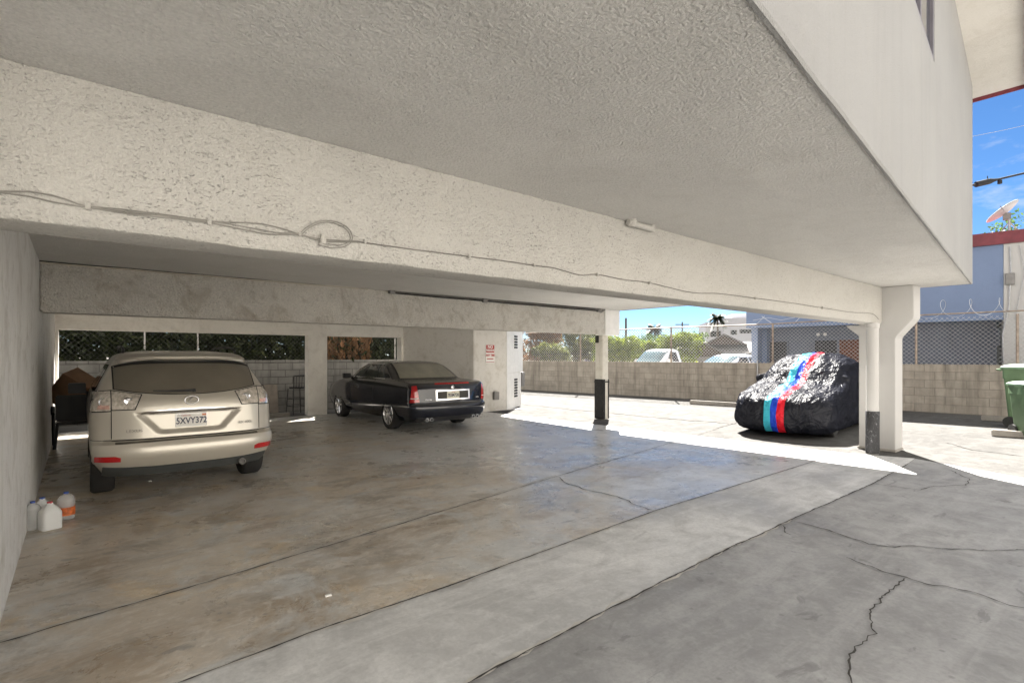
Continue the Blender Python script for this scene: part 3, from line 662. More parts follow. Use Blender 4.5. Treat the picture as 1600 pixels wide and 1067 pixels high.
text('California', .026, plain('plate_red', (.4,.05,.06), .5), pt, rear_m((px_-.0035,.055,.922)), sx=.9)
MB().box(px_-.0045,px_-.003,-.145,-.105,.912,.935).build('sticker', plain('orange_sticker', (.6,.20,.08), .5), pt)
e_ = suv.rear(0,1.10)
em = MB(); ring_ = [Vector((e_.x-.014, .068*math.cos(q), 1.095+.046*math.sin(q))) for q in np.linspace(0,2*math.pi,33)]
em.tube(ring_, .0065, 8, False)
em.tube([(e_.x-.016,-.012,1.132),(e_.x-.016,.034,1.078),(e_.x-.016,-.045,1.076)], .006, 8)
em.build('emblem', M['chrome'], sv, smooth=50)
bt = plain('badge_metal', (.25,.24,.22), .3, .7)
b1 = suv.rear(.52,.785); text('LEXUS', .042, bt, sv, rear_m((b1.x-.010,.535,.785)) @ Matrix.Rotation(-.22,4,'Y'), 'badge', sx=1.25)
b1 = suv.rear(-.55,.80); text('RX 400h', .046, bt, sv, rear_m((b1.x-.010,-.565,.80)) @ Matrix.Rotation(.24,4,'Y'), 'badge', sx=1.0)
wi = suv.rear(.02,1.20)
wv = [suv.rear(y, z)+Vector((-.022,0,.0)) for y, z in ((-.04,1.205),(.08,1.203),(.24,1.205),(.36,1.212))]
MB().tube(wv, [.016,.012,.008,.005], 8).tube([suv.rear(-.02,1.19)+Vector((.01,0,0)), wv[0]], .022, 10).build('rear_wiper', M['plastic_dark'], sv, smooth=50)
MB().lathe([(.036,-.10),(.036,.08),(.030,.08),(.029,.01),(.001,.0)][::-1], 20, (.12,-.52,.335), axis='x')  .build('exhaust_pipe', M['greybox'], sv, smooth=40)
o_ = [o for o in sv.children if o.name.startswith('exhaust_pipe')][0]; o_.data.transform(Matrix.Translation((.24,-1.04,0))@Matrix.Rotation(math.pi,4,'Z'))
for sg in (-1, 1):
    rr_ = [(.85,sg*.60,1.645),(.95,sg*.595,1.69),(1.3,sg*.60,1.715),(2.0,sg*.60,1.715),(2.3,sg*.58,1.69),(2.4,sg*.57,1.64)]
    MB().tube(smoothp([Vector(p) for p in rr_],5), .016, 8).build('roof_rail', M['plastic_dark'], sv, smooth=50)
    side = lambda x, z, s_=sg: suv.side(x, z, s_)
    MB().tube([(3.05,sg*.90,1.05),(3.03,sg*.98,1.10)], .025, 8).obox(Vector((3.03,sg*1.03,1.13)), (.06,.10,.075), Matrix.Rotation(0,3,'Z')).build('mirror', M['plastic_dark'], sv, bevel=.05, smooth=60)
    for (x0,x1,x2,x3) in ((.92,1.62,1.60,1.10),(1.70,2.62,2.42,1.70),(2.70,3.18,2.60,2.52)):
        patch(side, [[(x0+(x1-x0)*i_/8+((x3-x0)*(1-i_/8)+(x2-x1)*i_/8)*j/5, 1.16+.33*j/5) for j in range(6)] for i_ in range(9)], .006, (0,sg,0)).build('side_window', M['glass'], sv, smooth=40)
    MB().add([(.52,sg*.79,1.3)],[]) if False else None

# ---- dark luxury sedan, middle
def rd_sed(y, z): return .012*math.exp(-((z-.60)/.02)**2)
sed = Car(w=[(.22,.82),(.35,.91),(.55,.945),(.75,.948),(.92,.935),(1.0,.91),(1.05,.875),(1.07,.865),(1.10,.85),(1.22,.815),(1.34,.755),(1.41,.695),(1.45,.61),(1.468,.50),(1.475,.40)],
          xr=[(.22,.18),(.30,.08),(.40,.02),(.52,0),(.59,.015),(.62,.035),(.75,.045),(.90,.055),(1.0,.075),(1.035,.11),(1.05,.22),(1.06,.5),(1.07,.82),(1.085,.96),(1.12,1.03),(1.22,1.20),(1.34,1.42),(1.41,1.58),(1.45,1.78),(1.468,2.0),(1.475,2.2)],
          xf=[(.22,5.0),(.4,5.2),(.55,5.26),(.70,5.22),(.84,5.08),(.93,4.75),(1.0,4.25),(1.04,3.9),(1.07,3.72),(1.12,3.6),(1.22,3.42),(1.34,3.14),(1.41,2.95),(1.45,2.75),(1.475,2.45)],
          dr=[(.22,.34),(.6,.34),(1.0,.32),(1.1,.28),(1.475,.28)], df=[(.22,.8),(.9,.8),(1.05,.45),(1.475,.28)], n=3.3, rd=rd_sed)
navy = paint('midnight_paint', (.006,.0085,.018), .0, .09, .42, (.17,.155,.125), .4, .45)
heading = Vector((-.625,.78)); ths = math.atan2(heading.y, heading.x)
sd = thing('sedan_car', 'dark navy sedan parked nose in with red tail lights and chrome wheels', 'car', (-1.23,11.13,0), ths)
zs = sorted(set([.22,.25,.28]+[.31+.02*k for k in range(35)]+[1.0,1.015,1.025,1.035,1.043,1.05,1.055,1.06,1.065,1.07,1.078,1.086,1.10]+[1.12+.02*k for k in range(15)]+[1.41,1.43,1.44,1.45,1.46,1.468,1.472,1.475]))
bo = sed.body(zs, 90).build('body', navy, sd, smooth=38)
cb_ = MB()
for x in (1.2, 4.14):
    for sg in (-1, 1): cb_.lathe([(.375,sg*.66),(.375,sg*1.2)], 40, (x,0,.335), axis='y')
cut(bo, cb_)
for x in (1.2, 4.14):
    for sg in (-1, 1): wheel(sd, x, sg*.835, .335, .22, M['chrome'], M['tyre'], 10, sg, .72)
rw_ = plain('sedan_rear_glass', (.25,.235,.18), .25, var=.2, scale=2, coat=.5)
def rwin(dy, z0, z1): return quad((-.75+dy,z0),(.75-dy,z0),(.64-dy,z1),(-.64+dy,z1), 30, 12)
patch(sed.rear, rwin(0,1.092,1.435), .004, (-.6,0,.8)).build('window_seal', M['seamline'], sd, smooth=40)
patch(sed.rear, rwin(.03,1.103,1.424), .008, (-.6,0,.8)).build('rear_window', rw_, sd, smooth=40)
bezel(sed, -.90, .90, .345, lambda y: .575, .014, 'bumper', navy, sd, 36, 6)
bezel(sed, -.80, .80, .26, .335, .02, 'valance', M['plastic_dark'], sd, 30, 3)
bezel(sed, -.42, .42, 1.0, 1.022, .018, 'brake_light', M['redlens'], sd, 20, 3, (-1,0,.3))
for sg in (-1, 1):
    patch(sed.rear, quad((sg*.805,.985),(sg*.885,.975),(sg*.925,.64),(sg*.765,.65)), .008, (-1,0,0)).build('tail_light', M['redlens_bright'], sd, smooth=40)
    patch(sed.rear, quad((sg*.785,.735),(sg*.91,.732),(sg*.915,.715),(sg*.785,.718)), .014, (-1,0,0), .006).build('reversing_light', M['plate'], sd, smooth=40)
    for k in (0, 1):
        ex = MB().lathe([(.036,.06),(.036,-.10),(.030,-.10),(.029,-.02),(.001,0)], 18, (.13, sg*(.52+.105*k), .285), axis='x').build('exhaust_pipe', M['chrome'], sd, smooth=40)
    side = lambda x, z, s_=sg: sed.side(x, z, s_)
    for (x0,x1,x2,x3) in ((1.55,1.93,1.93,1.82),(1.97,2.66,2.62,1.99),(2.74,3.52,3.06,2.70)):
        patch(side, [[(x0+(x1-x0)*i_/8+((x3-x0)*(1-i_/8)+(x2-x1)*i_/8)*j/5, 1.105+.29*j/5) for j in range(6)] for i_ in range(9)], .006, (0,sg,0)).build('side_window', plain('tinted_glass', (.07,.075,.07), .06) if sg == 1 else M['glass'], sd, smooth=40)
    patch(side, [[(1.84+1.22*i_/20, 1.402+.010*j) for j in range(2)] for i_ in range(21)], .008, (0,sg,0), .008).build('chrome_trim', M['chrome'], sd, smooth=40)
    patch(side, [[(1.50+2.08*i_/20, 1.082+.012*j) for j in range(2)] for i_ in range(21)], .008, (0,sg,0), .008).build('chrome_trim', M['chrome'], sd, smooth=40)
    patch(side, [[(1.0+3.7*i_/20, .50+.022*j) for j in range(2)] for i_ in range(21)], .008, (0,sg,0), .008).build('side_moulding', navy, sd, smooth=40)
    patch(side, [[(1.98+.010*i_, .35+.72*j/10) for j in range(11)] for i_ in range(2)], .002, (0,sg,0), .004).build('door_seam', M['seamline'], sd)
    patch(side, [[(3.30+.010*i_, .35+.70*j/10) for j in range(11)] for i_ in range(2)], .002, (0,sg,0), .004).build('door_seam', M['seamline'], sd)
    for xh in (2.18, 3.0): MB().obox(Vector((xh-.02, sg*.945, .86)), (.11,.022,.02), Matrix.Identity(3)).build('door_handle', navy, sd, bevel=.01)
    MB().tube([(3.46,sg*.80,1.06),(3.44,sg*.93,1.08)], .03, 8).obox(Vector((3.42,sg*1.0,1.11)), (.05,.095,.058), Matrix.Identity(3)).build('mirror', M['plastic_dark'], sd, bevel=.04, smooth=60)
def fr_rect(car, y0, y1, z0, z1, t_, off, name, mat, parent):
    mb = MB()
    for a_ in (yz(y0,y1,z0,z0+t_,16,2), yz(y0,y1,z1-t_,z1,16,2), yz(y0,y0+t_*1.3,z0+t_,z1-t_,2,4), yz(y1-t_*1.3,y1,z0+t_,z1-t_,2,4)):
        q = patch(car.rear, a_, off, (-1,0,0), .03); mb.add(q.v, q.f)
    return mb.build(name, mat, parent, smooth=40)
fr_rect(sed, -.42, .42, .67, .885, .030, .022, 'plate_surround', M['chrome'], sd)
bezel(sed, -.375, .375, .70, .855, .006, 'plate_recess', plain('dull_recess', (.05,.048,.04), .6), sd, 12, 3)
pp = sed.rear(0,.775); px_ = pp.x-.016
pt = MB().box(px_-.004,px_,-.152,.152,.703,.853).build('licence_plate', plain('plate_cream', (.78,.76,.62), .4, var=.05), sd)
text('7ESM728', .090, M['ink'], pt, rear_m((px_-.0045,0,.770)), sx=.82, bold=.002)
text('California', .026, bpy.data.materials['plate_red'], pt, rear_m((px_-.0045,0,.836)), sx=.9)
p_ = sed.rear(0,.935); em = MB().lathe([(.001,.0),(.034,.0),(.034,.008),(.026,.012),(.001,.013)], 20, axis='x'); em.xf(Matrix.Translation(p_)@Matrix.Rotation(math.pi,4,'Z'))
for k in range(10):
    q = 2*math.pi*k/10; em.tube([p_+Vector((-.008,.034*math.cos(q),.034*math.sin(q))), p_+Vector((-.008,.044*math.cos(q+.2),.044*math.sin(q+.2)))], .005, 6)
em.build('emblem', M['chrome'], sd, smooth=40)
b1 = sed.rear(-.63,.70); text('DTS', .040, M['plate'], sd, rear_m((b1.x-.012,-.64,.70)) @ Matrix.Rotation(.3,4,'Y'), 'badge', sx=1.3)
b1 = sed.rear(.60,.70); text('DeVille', .040, M['chrome'], sd, rear_m((b1.x-.012,.58,.695)) @ Matrix.Rotation(-.3,4,'Y'), 'badge', sx=1.1)

# ---- crossover under a silky black cover with three stripes, right
cov = Car(w=[(.10,.86),(.16,.90),(.35,.925),(.6,.93),(.78,.915),(.95,.90),(1.10,.875),(1.25,.80),(1.40,.74),(1.52,.66),(1.59,.55),(1.63,.40),(1.645,.25)],
          xr=[(.10,.08),(.3,0),(.8,.03),(1.0,.1),(1.2,.3),(1.4,.55),(1.55,.85),(1.62,1.2),(1.645,1.6)],
          xf=[(.10,4.42),(.2,4.52),(.4,4.57),(.55,4.56),(.68,4.50),(.76,4.38),(.83,4.12),(.90,3.80),(.98,3.45),(1.06,3.18),(1.16,3.0),(1.28,2.85),(1.42,2.62),(1.54,2.36),(1.61,2.1),(1.645,1.85)],
          dr=[(.1,.5),(1.645,.5)], df=[(.10,.62),(.7,.72),(1.0,.75),(1.2,.7),(1.645,.5)], n=2.5)
zs = [.10+.02*k for k in range(27)]+[.64+.012*k for k in range(50)]+[1.25+.02*k for k in range(19)]+[1.62,1.63,1.638,1.645]
zs = sorted(set(round(z,4) for z in zs))
t = NT('silky_cover'); xx = t.xyz(); y_ = xx[1]
def band(a, b): return t.math('MULTIPLY', t.math('GREATER_THAN', y_, a), t.math('LESS_THAN', y_, b))
basec = t.ramp(t.noise(4,3), [(.3,(.010,.011,.016)),(.7,(.017,.018,.025))])
cc = t.mix(band(-.19,-.06), basec, (.05,.42,.55)); cc = t.mix(band(-.06,.055), cc, (.015,.06,.50)); cc = t.mix(band(.055,.19), cc, (.62,.015,.03))
vec = t.mapv((.65,1.9,1.6), rot=(.1,.1,.5))
def ridge(scale, det, dist):
    return t.math('SUBTRACT', 1.0, t.math('MULTIPLY', t.math('ABSOLUTE', t.math('SUBTRACT', t.noise(scale, det, .55, dist, vec=vec), .5)), 3.2), True)
hh_ = t.math('ADD', t.math('MULTIPLY', ridge(1.5,2,2.0), 1.0), t.math('MULTIPLY', ridge(4.2,1.5,1.6), .45))
nb_ = t.bump(hh_, .024, 1.0)
t.set(color=cc, rough=.9, spec=0.0, normal=nb_)
gl_ = t.n('ShaderNodeBsdfAnisotropic'); gl_.inputs['Roughness'].default_value = .36; gl_.inputs['Color'].default_value = (1,1,1,1); t.l(nb_, gl_.inputs['Normal'])
ms_ = t.n('ShaderNodeMixShader'); ms_.inputs[0].default_value = .015; t.l(t.b.outputs[0], ms_.inputs[1]); t.l(gl_.outputs[0], ms_.inputs[2]); t.l(ms_.outputs[0], t.out.inputs[0])
M['cover'] = t.m
th3 = math.atan2(-.715,-.70)
fc = Vector((5.12,10.28,0)); L3 = 4.57; fdir = Vector((math.cos(th3), math.sin(th3), 0))
cv = thing('covered_car', 'car under a wrinkled black cover with light blue, dark blue and red stripes', 'car', fc-fdir*L3, th3)
mb = cov.body(zs, 60)
for sg in (1,-1): mb.lathe([(.01,-.16),(.085,-.15),(.095,-.03),(.085,.03),(.06,.08),(.01,.09)], 14, (2.66,sg*.82,1.09), axis='y')
tmp = mb.build('cover', M['cover'], cv, smooth=60)
md = tmp.modifiers.new('r','REMESH'); md.mode = 'VOXEL'; md.voxel_size = .026
bpy.context.view_layer.update()
me = bpy.data.meshes.new_from_object(tmp.evaluated_get(bpy.context.evaluated_depsgraph_get())); tmp.modifiers.clear(); tmp.data = me
bm_ = bmesh.new(); bm_.from_mesh(me)
for _ in range(10): bmesh.ops.smooth_vert(bm_, verts=bm_.verts[:], factor=.5, use_axis_x=True, use_axis_y=True, use_axis_z=True)
bm_.to_mesh(me); bm_.free(); me.update()
vs_ = me.vertices; nr = [v.normal.copy() for v in vs_]
def rid(p, s_, seed):
    q = Vector((p.x*s_[0]+seed, p.y*s_[1], p.z*s_[2]+seed)); q += .6*noise.noise_vector(q*.6); return 1-abs(noise.noise(q))*2
for v, n_ in zip(vs_, nr):
    p = v.co; k = 1.0 if p.z > .2 else .4
    # folds hang down the sides and run slantwise over the bonnet and glass
    a_ = rid(p, (1.2,3.0,2.2), 3.1)*.036 + rid(p, (2.2,6.2,4.0), 9.2)*.020
    if p.z < .5: a_ += .012*math.sin(p.y*22+p.x*13+2*noise.noise(p*3))*(.5-p.z)*2
    v.co = p + n_*(a_-.018)*k
for f in me.polygons: f.use_smooth = True
for yy in (.80, -.80):
    wheel(cv, 3.62, yy*.93, .33, .22, M['plastic_dark'], M['tyre'], 7, 1 if yy > 0 else -1, .66)
    wheel(cv, .95, yy*.93, .33, .22, M['plastic_dark'], M['tyre'], 7, 1 if yy > 0 else -1, .66)
# ------------------------------------------------------------------ block walls and fences
def block_mat(name, c, cm, bw=.40, bh=.20, rot90=False, dirt=.4):
    t = NT(name); x = t.xyz(); vec = t.comb(x[0], x[2], 0)
    b = t.n('ShaderNodeTexBrick'); t.l(vec, b.inputs['Vector']); b.inputs['Scale'].default_value = 1; b.inputs['Brick Width'].default_value = bw; b.inputs['Row Height'].default_value = bh
    b.inputs['Mortar Size'].default_value = .007; b.inputs['Mortar Smooth'].default_value = .3; b.inputs['Color1'].default_value = (*[k*.92 for k in c],1); b.inputs['Color2'].default_value = (*[k*1.07 for k in c],1); b.inputs['Mortar'].default_value = (*cm,1)
    n = t.noise(2.2, 7, .65); col = t.mix(t.ramp(n, [(.4,0),(.72,dirt)]), b.outputs[0], tuple(k*.45 for k in c))
    st = t.noise(1.5, 6, .6, vec=t.mapv((3.2,1,.35))); col = t.mix(t.ramp(st, [(.48,0),(.66,dirt*1.2)]), col, tuple(k*.5 for k in c))
    f = t.noise(45, 4, .6)
    h = t.math('SUBTRACT', t.math('MULTIPLY', f, .5), b.outputs[1])
    t.set(color=col, rough=.95, spec=.15, normal=t.bump(h, .008)); return t.m
M['block'] = block_mat('tan_block', (.38,.34,.285), (.29,.26,.22), .46, .23, dirt=.6)
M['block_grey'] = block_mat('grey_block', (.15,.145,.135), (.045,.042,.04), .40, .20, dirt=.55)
f0, f1 = Vector((.755,24.75,0)), Vector((13.06,13.96,0)); fd = (f1-f0).normalized(); fa = math.atan2(fd.y, fd.x); fn = Vector((-fd.y, fd.x, 0))
FL = (f1-f0).length
def fx(px, off=0.0):      # distance along the lot wall where a photo column crosses it
    s = (px-CX)/F; p = f0+fn*off; return (s*p.y-p.x)/(fd.x-s*fd.y)
wl = thing('block_wall', 'tan concrete block wall along the far side of the sunny parking lot', 'wall', f0, fa)
WT = 1.35
MB().box(-6, FL+7, 0, .2, -.02, WT-.02).build('blocks', M['block'], wl)
cp_ = MB()
x = -6.0; random.seed(8)
while x < FL+6.9:
    cp_.box(x+.004, x+.456, -.006, .206, WT-.018, WT+.01+random.uniform(-.004,.006)); x += .46
cp_.build('cap', M['block'], wl)
tag(MB().box(0,10.5,0,.2,-.02,1.43).box(-.02,10.5,-.01,.21,1.432,1.48).build('rear_block_wall', M['block_grey']), 'grey block wall in the shaded alley behind the garage openings', 'wall')
o_ = bpy.data.objects['rear_block_wall']; o_.location = W(-1.4,15.75,0); o_.rotation_euler = (0,0,A)
def link_mesh(x0, x1, z0, z1, y, sp=.105, r=.0030):
    mb = MB(); h = z1-z0
    def seg(a, b): mb.tube([a,b], r, 3, False)
    k = x0-h
    while k < x1:
        a, b = max(k,x0), min(k+h,x1); seg((a,y,z0+a-k),(b,y,z0+b-k)); seg((a,y+.004,z1-(a-k)),(b,y+.004,z1-(b-k))); k += sp
    return mb
fe = thing('chain_link_fence', 'galvanised chain link fence with razor wire on top of the tan block wall', 'fence', f0, fa)
RZ = 2.68
link_mesh(-2, FL+4, WT+.01, RZ, .10, .115, .0044).build('wire_mesh', plain('bright_mesh', (.60,.60,.59), .5, .3), fe)
rust = plain('rusty_post', (.32,.26,.21), .6, .3, var=.3, scale=9)
MB().tube([(-2,.1,RZ),(fx(1200),.1,RZ-.0),(FL*.9,.1,RZ+.10),(FL+4,.1,RZ+.12)], .021, 8).build('top_rail', rust, fe, smooth=50)
for px in (905, 1047, 1206, 1431, 1590):
    xx_ = fx(px); MB().tube([(xx_,.1,WT-.02),(xx_,.1,RZ+.03)], .032, 10).build('post', rust, fe, smooth=50)
xx_ = fx(1184); MB().tube([(xx_,-.03,.3),(xx_,-.03,WT+.1)], .025, 8).build('post', M['steel'], fe, smooth=50)
hz_ = [];
for k in range(0, 130):
    q = k*.28; x_ = fx(1422)+k*.0262
    hz_.append(Vector((x_+(.15+.03*math.sin(k*.07))*math.cos(q), .1+.12*math.cos(q+.6), RZ+.25+.23*math.sin(q)+.02*math.sin(k*.31))))
MB().tube(hz_, .0042, 5).build('razor_coil', plain('bright_wire', (.72,.72,.72), .3, .6), fe, smooth=60)
bs = MB()
for px, dx in ((1180,.28),(1206,-.35),(1240,.25)):
    x_ = fx(px); bs.tube([(x_,.1,RZ),(x_+dx,.1,RZ+.28)], .007, 5)
x_ = fx(1175); bs.tube([(x_,.1,RZ+.15),(x_+.5,.1,RZ+.22),(x_+.9,.1,RZ+.12),(x_+1.6,.1,RZ+.24)], .006, 5)
bs.build('barbed_wire', bpy.data.materials['bright_wire'], fe)
# concrete wheel stops
M['stop'] = concrete('wheel_stop_concrete', (.36,.33,.29), pol=.8, spots=.3)
def stop(px0, px1, py, lab):
    a, b = G(px0,py), G(px1,py); b = a+fd*(b-a).dot(fd)
    o = thing('wheel_stop', lab, 'wheel stop', (a+b)/2+fn*.08, fa, 'concrete wheel stops')
    h = (b-a).length/2; n = 1
    pr = [(-.085,0),(-.06,.125),(.06,.125),(.085,0)]
    mb = MB().add([(-h,y,z) for y,z in pr]+[(h,y,z) for y,z in pr], [(0,1,2,3),(7,6,5,4),(0,4,5,1),(1,5,6,2),(2,6,7,3),(3,7,4,0)])
    mb.build('block', M['stop'], o, bevel=.015)
stop(1077, 1170, 631, 'long concrete wheel stop at the wall left of the covered car')
stop(1533, 1640, 657, 'concrete wheel stop against the block wall behind the green bins')
stop(1549, 1640, 681, 'nearer concrete wheel stop beside the front green bin')
# ------------------------------------------------------------------ green bins
M['bin'] = plain('bin_green', (.10,.165,.085), .5, var=.15, scale=4, bump=.001)
M['lid'] = plain('lid_green', (.17,.27,.18), .42, var=.1)
def make_bin(hh, wt, wb, lab, pos, rz):
    o = thing('trash_bin', lab, 'trash bin', pos, rz, 'green wheeled bins')
    zs_ = [(.0,wb*.92),(.05,wb),(hh*.80,wt*.93),(hh*.80+.001,wt*.97),(hh*.93,wt*.97),(hh*.93+.001,wt),(hh*.97,wt)]
    mb = MB(); n = 0; cr_ = .05
    for z, w_ in zs_:
        ring = []
        for sx, sy, a0 in ((1,1,0),(-1,1,90),(-1,-1,180),(1,-1,270)):
            for k in range(5):
                q = R(a0+k*22.5); ring.append((sx*(w_-cr_)+cr_*math.cos(q), sy*(w_*1.08-cr_)+cr_*math.sin(q), z))
        n = len(ring); mb.v += ring
    for i_ in range(len(zs_)-1):
        for k in range(n): mb.f.append((i_*n+k,i_*n+(k+1)%n,(i_+1)*n+(k+1)%n,(i_+1)*n+k))
    mb.f += [tuple(range(n-1,-1,-1)), tuple(range((len(zs_)-1)*n, len(zs_)*n))]
    mb.build('body', M['bin'], o, smooth=35)
    lid = MB()
    for z, w_ in ((hh*.965,wt*1.06),(hh*.995,wt*1.06),(hh*1.005,wt*1.0),(hh*1.03,wt*.86),(hh*1.045,wt*.55),(hh*1.048,wt*.1)):
        for sx, sy, a0 in ((1,1,0),(-1,1,90),(-1,-1,180),(1,-1,270)):
            for k in range(5):
                q = R(a0+k*22.5); c_ = min(.06,w_*.5); lid.v.append((sx*(w_-c_)+c_*math.cos(q), sy*(w_*1.08-c_)+c_*math.sin(q), z))
    for i_ in range(5):
        for k in range(n): lid.f.append((i_*n+k,i_*n+(k+1)%n,(i_+1)*n+(k+1)%n,(i_+1)*n+k))
    lid.f += [tuple(range(n-1,-1,-1)), tuple(range(5*n,6*n))]
    lid.build('lid', M['lid'], o, smooth=30)
    MB().tube([(-wt*.8,wt*1.1,hh*.93),(-wt*.8,wt*1.3,hh*.95),(wt*.8,wt*1.3,hh*.95),(wt*.8,wt*1.1,hh*.93)], .018, 8).build('handle', M['bin'], o, smooth=50)
    for sx in (-1,1): MB().lathe([(.12,-.03),(.12,.03)], 20, (sx*(wb+.02),wb*1.0,.12), axis='x').build('wheel', M['tyre'], o, smooth=40)
    return o
make_bin(1.06, .33, .25, 'front green bin with a pale lid at the right edge of the photo', G(1640,688)+Vector((0,.2,0)), R(-14))
make_bin(1.36, .40, .30, 'taller green bin standing behind the front one beside the block wall', Vector((11.62,11.75,0)), R(38))

# ------------------------------------------------------------------ foliage
def leaf_mat(name, c, var=.45):
    t = NT(name); r = t.n('ShaderNodeNewGeometry').outputs['Random Per Island']
    n = t.noise(1.1, 3)
    col = t.ramp(r, [(0, tuple(k*(1-var) for k in c)), (.6, c), (1, (c[0]*1.7,c[1]*1.45,c[2]*1.2))])
    col = t.mix(t.ramp(n, [(.35,.0),(.7,.4)]), col, tuple(k*.6 for k in c))
    tr = t.n('ShaderNodeBsdfTranslucent'); t.l(col, tr.inputs[0]); ms = t.n('ShaderNodeMixShader'); ms.inputs[0].default_value = .45
    t.set(color=col, rough=.55, spec=.3); t.l(t.b.outputs[0], ms.inputs[1]); t.l(tr.outputs[0], ms.inputs[2]); t.l(ms.outputs[0], t.out.inputs[0]); return t.m
def leaves(pts, size, rng, droop=.3):
    mb = MB()
    for p in pts:
        s_ = size*rng.uniform(.6,1.4); d = Vector((rng.gauss(0,1),rng.gauss(0,1),rng.gauss(0,1)-droop)).normalized(); e = d.cross(Vector((rng.gauss(0,1),rng.gauss(0,1),rng.gauss(0,1)))).normalized()
        o = len(mb.v); mb.v += [tuple(p-d*s_), tuple(p+e*s_*.38), tuple(p+d*s_), tuple(p-e*s_*.38)]; mb.f.append((o,o+1,o+2,o+3))
    return mb
def blob_pts(blobs, n, rng, shell=.45):
    tot = sum(b[1][0]*b[1][1]+b[1][1]*b[1][2]+b[1][0]*b[1][2] for b in blobs); out = []
    for c, r in blobs:
        k = int(n*(r[0]*r[1]+r[1]*r[2]+r[0]*r[2])/tot)
        for _ in range(k):
            d = Vector((rng.gauss(0,1),rng.gauss(0,1),rng.gauss(0,1))).normalized()*(shell+(1-shell)*rng.random()**.5)*(1 if rng.random()<.86 else rng.uniform(1.0,1.45))*(1+.25*noise.noise(Vector(c)*3+Vector((rng.random(),0,0))))
            out.append(Vector((c[0]+d.x*r[0], c[1]+d.y*r[1], c[2]+d.z*r[2])))
    return out
bark = plain('bark', (.12,.09,.065), .95, var=.35, scale=12, bump=.01)
def tree(name, lab, cat, base, h, rx, ry, mat, n, lsize, seed, group=None, trunk=.5, nb=9, zlo=.35):
    rng = random.Random(seed); o = thing(name, lab, cat, base, 0, group)
    bl_ = [((0,0,h*.62),(rx*.5,ry*.5,h*.26))]
    for k in range(nb+6):
        q = rng.random()*6.28; bl_.append(((math.cos(q)*rx*rng.uniform(.3,.75), math.sin(q)*ry*rng.uniform(.3,.75), h*rng.uniform(zlo+.1,.85)), (rx*rng.uniform(.18,.42), ry*rng.uniform(.18,.42), h*rng.uniform(.07,.19))))
    leaves(blob_pts(bl_, n, rng), lsize, rng).build('crown', mat, o, fix=False)
    tk = MB().tube([(0,0,-.05),(.03,.02,h*.25),(-.03,0,h*.5),(.02,.02,h*.75)], [h*.035,h*.028,h*.02,h*.008], 8)
    for c, r in bl_[1:6]: tk.tube([(0,0,h*.35),Vector(c)*.6+Vector((0,0,h*.18)),c], [h*.014,h*.009,h*.004], 6)
    tk.build('trunk', bark, o, smooth=60); return o
LF = dict(lime=leaf_mat('lime_leaf', (.17,.225,.028), .7), green=leaf_mat('green_leaf', (.08,.14,.035)), dark=leaf_mat('ivy_leaf', (.028,.038,.015)), brown=leaf_mat('brown_leaf', (.20,.115,.06)), olive=leaf_mat('olive_leaf', (.12,.14,.045), .7), palm=leaf_mat('palm_leaf', (.045,.065,.03)))
def on(px, d): return Vector(((px-CX)/F*d, d, 0))
grp = 'leafy trees beyond the lot wall'
tree('hedge_tree', 'yellow green tree behind the fence just right of the slim post', 'tree', on(962,29), 3.0, 1.35, 1.1, LF['lime'], 6500, .085, 1, grp, zlo=.1)
tree('hedge_tree', 'lower yellow green tree peeping over the white pickup windscreen', 'tree', on(1004,33), 2.8, 1.3, 1.2, LF['lime'], 5500, .09, 2, grp, zlo=.1)
tree('hedge_tree', 'rounder yellow green tree behind the pickup cab', 'tree', on(1056,34), 3.25, 1.75, 1.4, LF['lime'], 7500, .09, 3, grp, zlo=.1)
tree('hedge_tree', 'green shrub tree with yellow tips behind the lot wall left of the slim post', 'tree', on(868,28), 2.5, 1.5, 1.1, LF['olive'], 6500, .085, 4, grp, zlo=.1)
tree('hedge_tree', 'dry brown leaved tree hanging under the beam beside the white closet door', 'tree', on(850,31), 4.2, 1.9, 1.4, LF['brown'], 7500, .10, 5, grp, zlo=.25)
tree('hedge_tree', 'dusty olive tree behind the slim post under the beam end', 'tree', on(905,34), 4.2, 1.9, 1.5, LF['olive'], 6000, .10, 6, grp, zlo=.2)
tree('hedge_tree', 'dull grey green tree far behind the yellow green ones', 'tree', on(1000,52), 3.9, 3.0, 2, LF['green'], 3000, .14, 7, grp, zlo=.2)
tree('hedge_tree', 'dark spreading tree against the sky left of the white apartments', 'tree', on(1085,60), 4.9, 2.6, 2, LF['green'], 2600, .15, 8, grp, zlo=.3)
tree('hedge_tree', 'green tree top showing above the blue building beside the dish', 'tree', on(1612,34), 10.7, 3.2, 3, LF['green'], 5200, .13, 9, grp, zlo=.55)
